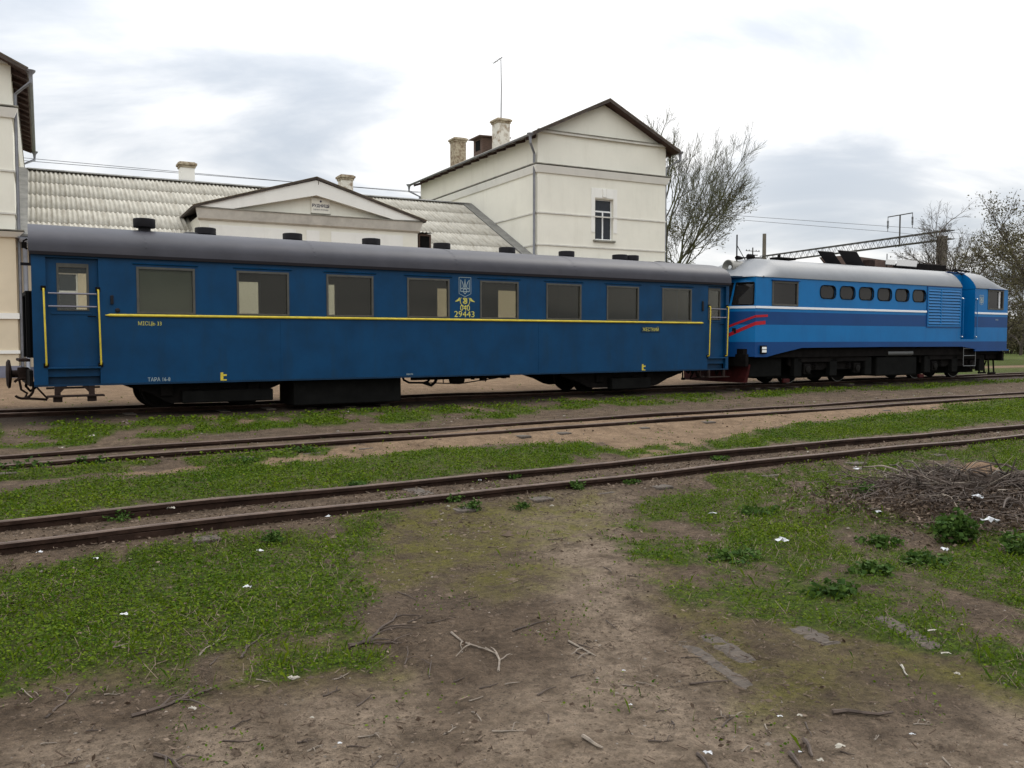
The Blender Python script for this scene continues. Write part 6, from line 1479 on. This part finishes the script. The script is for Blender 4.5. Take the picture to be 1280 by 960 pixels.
small = [(302, 895, 30, 20), (300, 912, 44, 12), (382, 912, 22, 8), (395, 924, 22, 6), (285, 690 + 90, 20, 40), (255, 802, 26, 60), (272, 820, 22, 28), (330, 845, 20, 5), (415, 860, 24, 15), (430, 842, 26, 5), (455, 868, 20, 25), (515, 815, 26, 45), (520, 772, 22, 12), (548, 770, 30, 25), (505, 742, 22, -40), (590, 745, 18, 10), (612, 848, 26, 8), (595, 862, 18, 10), (735, 800, 24, -5), (728, 812, 18, -30), (722, 838, 18, 20), (600, 885, 24, -30), (640, 905, 50, 8), (688, 892, 14, 60), (788, 852, 22, -5), (805, 850, 22, -20), (830, 880, 20, 10), (825, 918, 30, 12), (695, 670, 20, 4), (795, 718, 22, 0), (760, 712, 16, -35), (460, 910, 26, -4), (448, 920, 30, 6), (500, 950, 26, 55), (470, 945, 18, 45), (905, 885, 24, 20), (910, 895, 20, 50), (1010, 905, 20, -65), (860, 815, 18, 15), (560, 905, 14, 40), (660, 960 - 5, 30, 20), (120, 905, 26, 15), (60, 925, 18, 0), (30, 860, 14, -60), (140, 860, 20, 5), (95, 945, 20, 10), (180, 812, 22, 10), (540, 830, 20, 70), (575, 840, 16, 20), (640, 845, 18, 5), (680, 855, 20, 40), (765, 775, 18, -30), (748, 835, 14, 20), (845, 900, 16, -40), (935, 930, 18, 30), (1060, 935, 20, -20), (1185, 950, 22, -50), (1100, 915, 14, 15), (960, 905, 14, -60), (1150, 895, 16, 10)]
for i, (px, py, L, a) in enumerate(small): twig(px, py, L, a + rt.uniform(-6, 6), rt.choice((0, 0, 1, 1, 2)), 300 + i, TL, rt.choice(('twig_bark', 'twig_bark', 'twig_pale')))

# ------------------------------------------------------------------ old timbers sunk in the ground at the lower right
def plank(pa, pb, w, seed, label):
    rr = random.Random(seed); A = onZ(*pa, .01); B = onZ(*pb, .01); d = (B - A); L = d.length; d.normalize(); nn = Vector((-d.y, d.x, 0)); n = 14; m = MB(); V = []
    for i in range(n + 1):
        p = A + d * L * i / n; wl = w * rr.uniform(.90, 1.02) * (.7 if i in (0, n) else 1); top = -.004 + .006 * math.sin(3.14 * (i + .6) / (n + 1.2)) + rr.uniform(-.006, .003)
        for s_ in (-1, -.45, .1, .55, 1): q = p + nn * wl * .5 * s_; V.append((q.x, q.y, gz(q.x, q.y) + top + (.003 if abs(s_) < .6 else -.018) + rr.uniform(-.003, .003)))
    F = [(i * 5 + k, i * 5 + k + 1, (i + 1) * 5 + k + 1, (i + 1) * 5 + k) for i in range(n) for k in range(4)]
    m.add(V, F); o = m.build('buried_timber', 'old_plank', None); shift(o, (A.x, A.y, gz(A.x, A.y))); return tag(o, label, 'timber', 'old timbers sunk in the ground')
plank((852, 797), (938, 858), .13, 1, 'narrow weathered timber sunk in dirt where the path meets grass')
plank((882, 790), (950, 832), .17, 2, 'weathered timber with grass beside it next to the narrow one')
plank((982, 776), (1055, 806), .20, 3, 'short broad rotten timber sunk in mossy ground')
plank((1095, 765), (1180, 812), .17, 4, 'timber half hidden in grass below the brush heap')

# ------------------------------------------------------------------ litter
def scrap(px, py, w, h, seed, label, mname='paper', group='scraps of litter', cat='litter', zz=.02):
    rr = random.Random(seed); c = onZ(px, py, .03); c.z = gz(c.x, c.y); depth = (c - Vector((0, 0, CZ))).length; s = depth / FPX * .75
    n = 5; V = []; W, H = w * s, h * s * 1.5
    for i in range(n):
        for j in range(n):
            u, v = i / (n - 1) - .5, j / (n - 1) - .5; k = 1 - .35 * rr.random() * (abs(u) + abs(v))
            V.append((u * W * k + rr.uniform(-.1, .1) * W, v * H * k * .8 + rr.uniform(-.1, .1) * H, zz + rr.uniform(0, 1) * H * .45 * (1 - abs(u))))
    F = [(i * n + j, (i + 1) * n + j, (i + 1) * n + j + 1, i * n + j + 1) for i in range(n - 1) for j in range(n - 1)]
    o = MB().add(V, F).build('litter_scrap', mname, None); o.location = c; o.rotation_euler = (0, 0, -YAW + rr.uniform(-.4, .4)); return tag(o, label, cat, group)
LL = 'small crumpled scrap of white paper litter lying on the ground'
scrap(155, 769, 12, 7, 1, 'crumpled white paper scrap alone in mossy grass', zz=.03); scrap(324, 690, 13, 5, 2, 'flat white paper strip in the grass below the rail', zz=.04); scrap(309, 737, 12, 8, 3, 'pale rolled paper slip standing in the grass', zz=.04)
scrap(214, 650, 10, 7, 4, 'round pale stone-like lump on the sleeper inside the rail', 'bone_white', zz=.06); scrap(368, 844, 18, 9, 5, 'flat grey paper scrap on the dirt below the grass', 'bone_white'); scrap(977, 680, 24, 11, 6, 'twisted white plastic rag in the grass left of the brush heap', zz=.05); scrap(891, 643, 14, 5, 7, 'white scrap in the grass near the rail', zz=.04)
scrap(1222, 648, 16, 10, 8, 'white torn bag piece on the brush heap', zz=.06); scrap(1238, 664, 26, 14, 9, 'large pale plastic sheet scrap at the foot of the brush heap', zz=.06); scrap(1182, 690, 12, 9, 10, 'white scrap among nettles below the heap', zz=.05); scrap(1072, 600, 16, 10, 11, 'white blossom-like torn paper in tall grass by the heap', zz=.12); scrap(1098, 648, 10, 6, 12, 'small white scrap beside the heap with a yellow cap', zz=.05)
scrap(1183, 813, 14, 5, 13, 'pale flat chip at the end of a half hidden timber', 'bone_white'); scrap(1196, 840, 9, 8, 14, 'pinkish scrap in the grass by the pale chips', 'bone_white', zz=.03); scrap(1165, 787, 18, 4, 15, 'pale flat chip in grass below the heap', 'bone_white', zz=.03)
for i, (px, py, w) in enumerate(((240, 880, 14), (390, 590 + 300, 8), (425, 920, 8), (788, 875, 6), (1000, 890, 8), (1050, 928, 16), (885, 938, 14), (780, 835, 6), (1025, 945, 10), (975, 892, 8), (120, 700, 9), (410, 655, 10), (50, 700, 10), (1140, 912, 8), (1000, 935, 6), (230, 572, 7), (76, 568, 8), (36, 576, 6), (115, 556, 8), (705, 526, 5), (435, 528, 5), (762, 583, 6), (853, 573, 5), (1018, 508, 4), (1142, 500, 4), (1186, 497, 4), (1095, 502, 4), (1225, 494, 4), (1136, 547, 5), (300, 565, 6), (600, 607, 6), (535, 608, 6), (1010, 570, 5), (690, 632, 8), (180, 595, 5), (560, 640, 7))): scrap(px, py, w, w * .55, 40 + i, LL, rt.choice(('paper', 'bone_white', 'bone_white')))
# yellow flowers among the rails
# ------------------------------------------------------------------ stump and brush heap
st_c = Vector((7.42, 4.98, 0)); st_c.z = gz(st_c.x, st_c.y); st = empty('tree_stump', st_c); tag(st, 'freshly sawn brown tree stump sticking out of the brush heap', 'stump')
rr = random.Random(3); n = 22; R = [.19 * (1 + .16 * math.sin(3 * a) + .10 * math.sin(5 * a + 1) + rr.uniform(-.04, .04)) for a in np.linspace(0, 6.28, n, endpoint=False)]
def ring(k, z, tilt=0): return [(R[i] * k * math.cos(6.283 * i / n), R[i] * k * .9 * math.sin(6.283 * i / n), z - tilt * R[i] * k * (.83 * math.cos(6.283 * i / n) + .56 * math.sin(6.283 * i / n))) for i in range(n)]
ZT = .145
def skin(rings, mn, nm, cap):
    m = MB(); V = [p for r_ in rings for p in r_]; F = [(j * n + i, j * n + (i + 1) % n, (j + 1) * n + (i + 1) % n, (j + 1) * n + i) for j in range(len(rings) - 1) for i in range(n)]
    if cap: F.append(tuple(range((len(rings) - 1) * n, len(rings) * n)))
    m.add(V, F); return m.build(nm, mn, st, smooth=50)
skin([ring(1.25, -.12), ring(1.05, .05), ring(1.0, ZT - .02, -.2)], 'bark', 'bark', False)
skin([ring(1.0, ZT - .02, -.2), ring(.95, ZT, -.2), ring(.7, ZT + .01, -.2), ring(.4, ZT + .006, -.2), ring(.1, ZT + .012, -.2)], 'stump_cut', 'cut_face', True)
bh = empty('brush_heap', (PILE[0], PILE[1], gz(*PILE))); tag(bh, 'heap of dry cut branches, leaves and rubbish around a stump', 'brush heap'); BO = bh.location.copy()
rr = random.Random(12)
def hp(x, y, e=.0): return Vector((x, y, gz(x, y) + e))
def heap_branch(seed, L, r, lift):
    a = rr.gauss(0, 1); b = rr.gauss(0, 1); a, b = max(-1.5, min(1.5, a)), max(-1.5, min(1.5, b)); x = PILE[0] + .12 + a * .42; y = PILE[1] + .02 + b * .40; az = rr.uniform(0, 6.28); d = Vector((math.cos(az), math.sin(az), rr.uniform(-.15, .3))); m = MB(); pts = []; n = 7; p = hp(x, y, rr.uniform(.0, lift))
    for i in range(n + 1):
        pts.append(p.copy()); d = (d + Vector((rr.gauss(0, .16), rr.gauss(0, .16), rr.gauss(0, .12)))).normalized(); p = p + d * (L / n); p.z = max(p.z, gz(p.x, p.y) + r)
        p.z = min(p.z, gz(p.x, p.y) + lift + .10)
    m.tube(pts, [r * (1 - .6 * i / n) for i in range(n + 1)], 5)
    for k in range(rr.choice((0, 1, 2))):
        i = rr.randint(1, n - 1); q = pts[i]; e = (d + Vector((rr.gauss(0, .8), rr.gauss(0, .8), rr.uniform(0, .5)))).normalized(); m.tube([q, q + e * L * .18, q + e * L * .34 + Vector((0, 0, .01))], [r * .6, r * .5, r * .3], 4)
    m.build('branch', rr.choice(('twig_bark', 'twig_bark', 'twig_bark', 'bark', 'twig_pale')), bh, BO, fixn=False, smooth=60)
for i in range(190): heap_branch(i, rr.uniform(.2, .75), rr.choice((.003, .004, .005, .006, .008, .014)), .11)
m = MB()
for i in range(2400):
    x = PILE[0] + rr.gauss(-.02, .52); y = PILE[1] + rr.gauss(-.02, .50); az = rr.uniform(0, 6.28); L = rr.uniform(.06, .25); p = hp(x, y, rr.uniform(0, .10)); q = p + Vector((math.cos(az) * L, math.sin(az) * L, rr.uniform(-.04, .06))); q.z = max(q.z, gz(q.x, q.y) + .002)
    m.tube([p, (p + q) / 2 + Vector((rr.gauss(0, .012), rr.gauss(0, .012), .008)), q], [.004, .0035, .002], 3, False)
o = m.build('twig_tangle', 'twig_bark', bh, BO, fixn=False); o['kind'] = 'stuff'
rng2 = np.random.default_rng(5); nL = 20000
x = PILE[0] - .06 + rng2.normal(0, .55, nL); y = PILE[1] - .05 + rng2.normal(0, .52, nL); z = ground_z(x, y) + rng2.uniform(.003, .08, nL) ** 1.1
o = leaf_object('dead_leaves', np.stack([x, y, z], 1), rng2.uniform(.008, .026, nL), 'dry_leaf', bh, rng2, .5, .5, tuple(BO), tint=rng2.uniform(0, 1, nL) ** 1.8); o['kind'] = 'stuff'
# ------------------------------------------------------------------ weeds
def weed(px, py, w, h, n, seed, label, leaf=.02, group='weed clumps'):
    c = onZ(px, py, .06); c.z = gz(c.x, c.y); root = empty('weed_clump', c); tag(root, label, 'weed', group); rng3 = np.random.default_rng(seed); m = MB(); C = []; rr = random.Random(seed)
    for i in range(max(6, n // 14)):
        a = rr.uniform(0, 6.28); q = rr.random() ** .6 * w; top = Vector((q * math.cos(a), q * math.sin(a) * .8, h * rr.uniform(.5, 1) * (1.15 - .6 * q / w))); b0 = Vector((top.x * .5, top.y * .5, -.02)); m.tube([b0, (b0 + top) / 2 + Vector((0, 0, .02)), top], [.0035, .003, .002], 4, False)
        for k in range(14): t = rr.uniform(.25, 1.05); C.append(b0.lerp(top, t) + Vector((rr.gauss(0, .02), rr.gauss(0, .02), rr.gauss(0, .01))))
    m.build('stems', 'weed_leaf', root, fixn=False); C = np.array([v[:] for v in C]); leaf_object('leaves', C, rng3.uniform(.6, 1.3, len(C)) * leaf, 'weed_leaf', root, rng3, .45, .65)
weed(1195, 667, .19, .26, 900, 1, 'dense bright green nettle clump at the foot of the brush heap', .022); weed(1098, 668, .17, .08, 340, 2, 'low green weed clump left of the nettles'); weed(1160, 690, .2, .08, 360, 3, 'spreading green weeds below the nettles'); weed(1088, 705, .16, .06, 260, 4, 'leafy green weeds in the grass below the low clump')
weed(1083, 622, .13, .14, 260, 5, 'weedy tuft at the left tip of the brush heap'); weed(1268, 678, .17, .14, 320, 6, 'nettles growing past the pale plastic sheet'); weed(950, 632, .2, .07, 300, 8, 'dark green tuft in the meadow near the rail'); weed(1040, 730, .2, .07, 300, 9, 'dark green tuft between buried timbers and heap'); weed(925, 688, .22, .07, 300, 10, 'broad dark green tuft left of the plastic rag')
WL2 = 'small green weed tuft growing against the rail'
for i, (px, py, w, h) in enumerate(((568, 628, .10, .10), (590, 634, .12, .09), (652, 630, .12, .06), (722, 612, .08, .10), (530, 606, .12, .06), (150, 650, .12, .08), (448, 600, .10, .05), (340, 668, .1, .1), (300, 582, .2, .07), (110, 590, .22, .08), (382, 572, .22, .06), (30, 595, .3, .08), (60, 655, .1, .06), (640, 598, .06, .08), (790, 605, .08, .05), (900, 575, .1, .06))): weed(px, py, w, h, 180, 30 + i, WL2, .014 if py > 600 else .02)
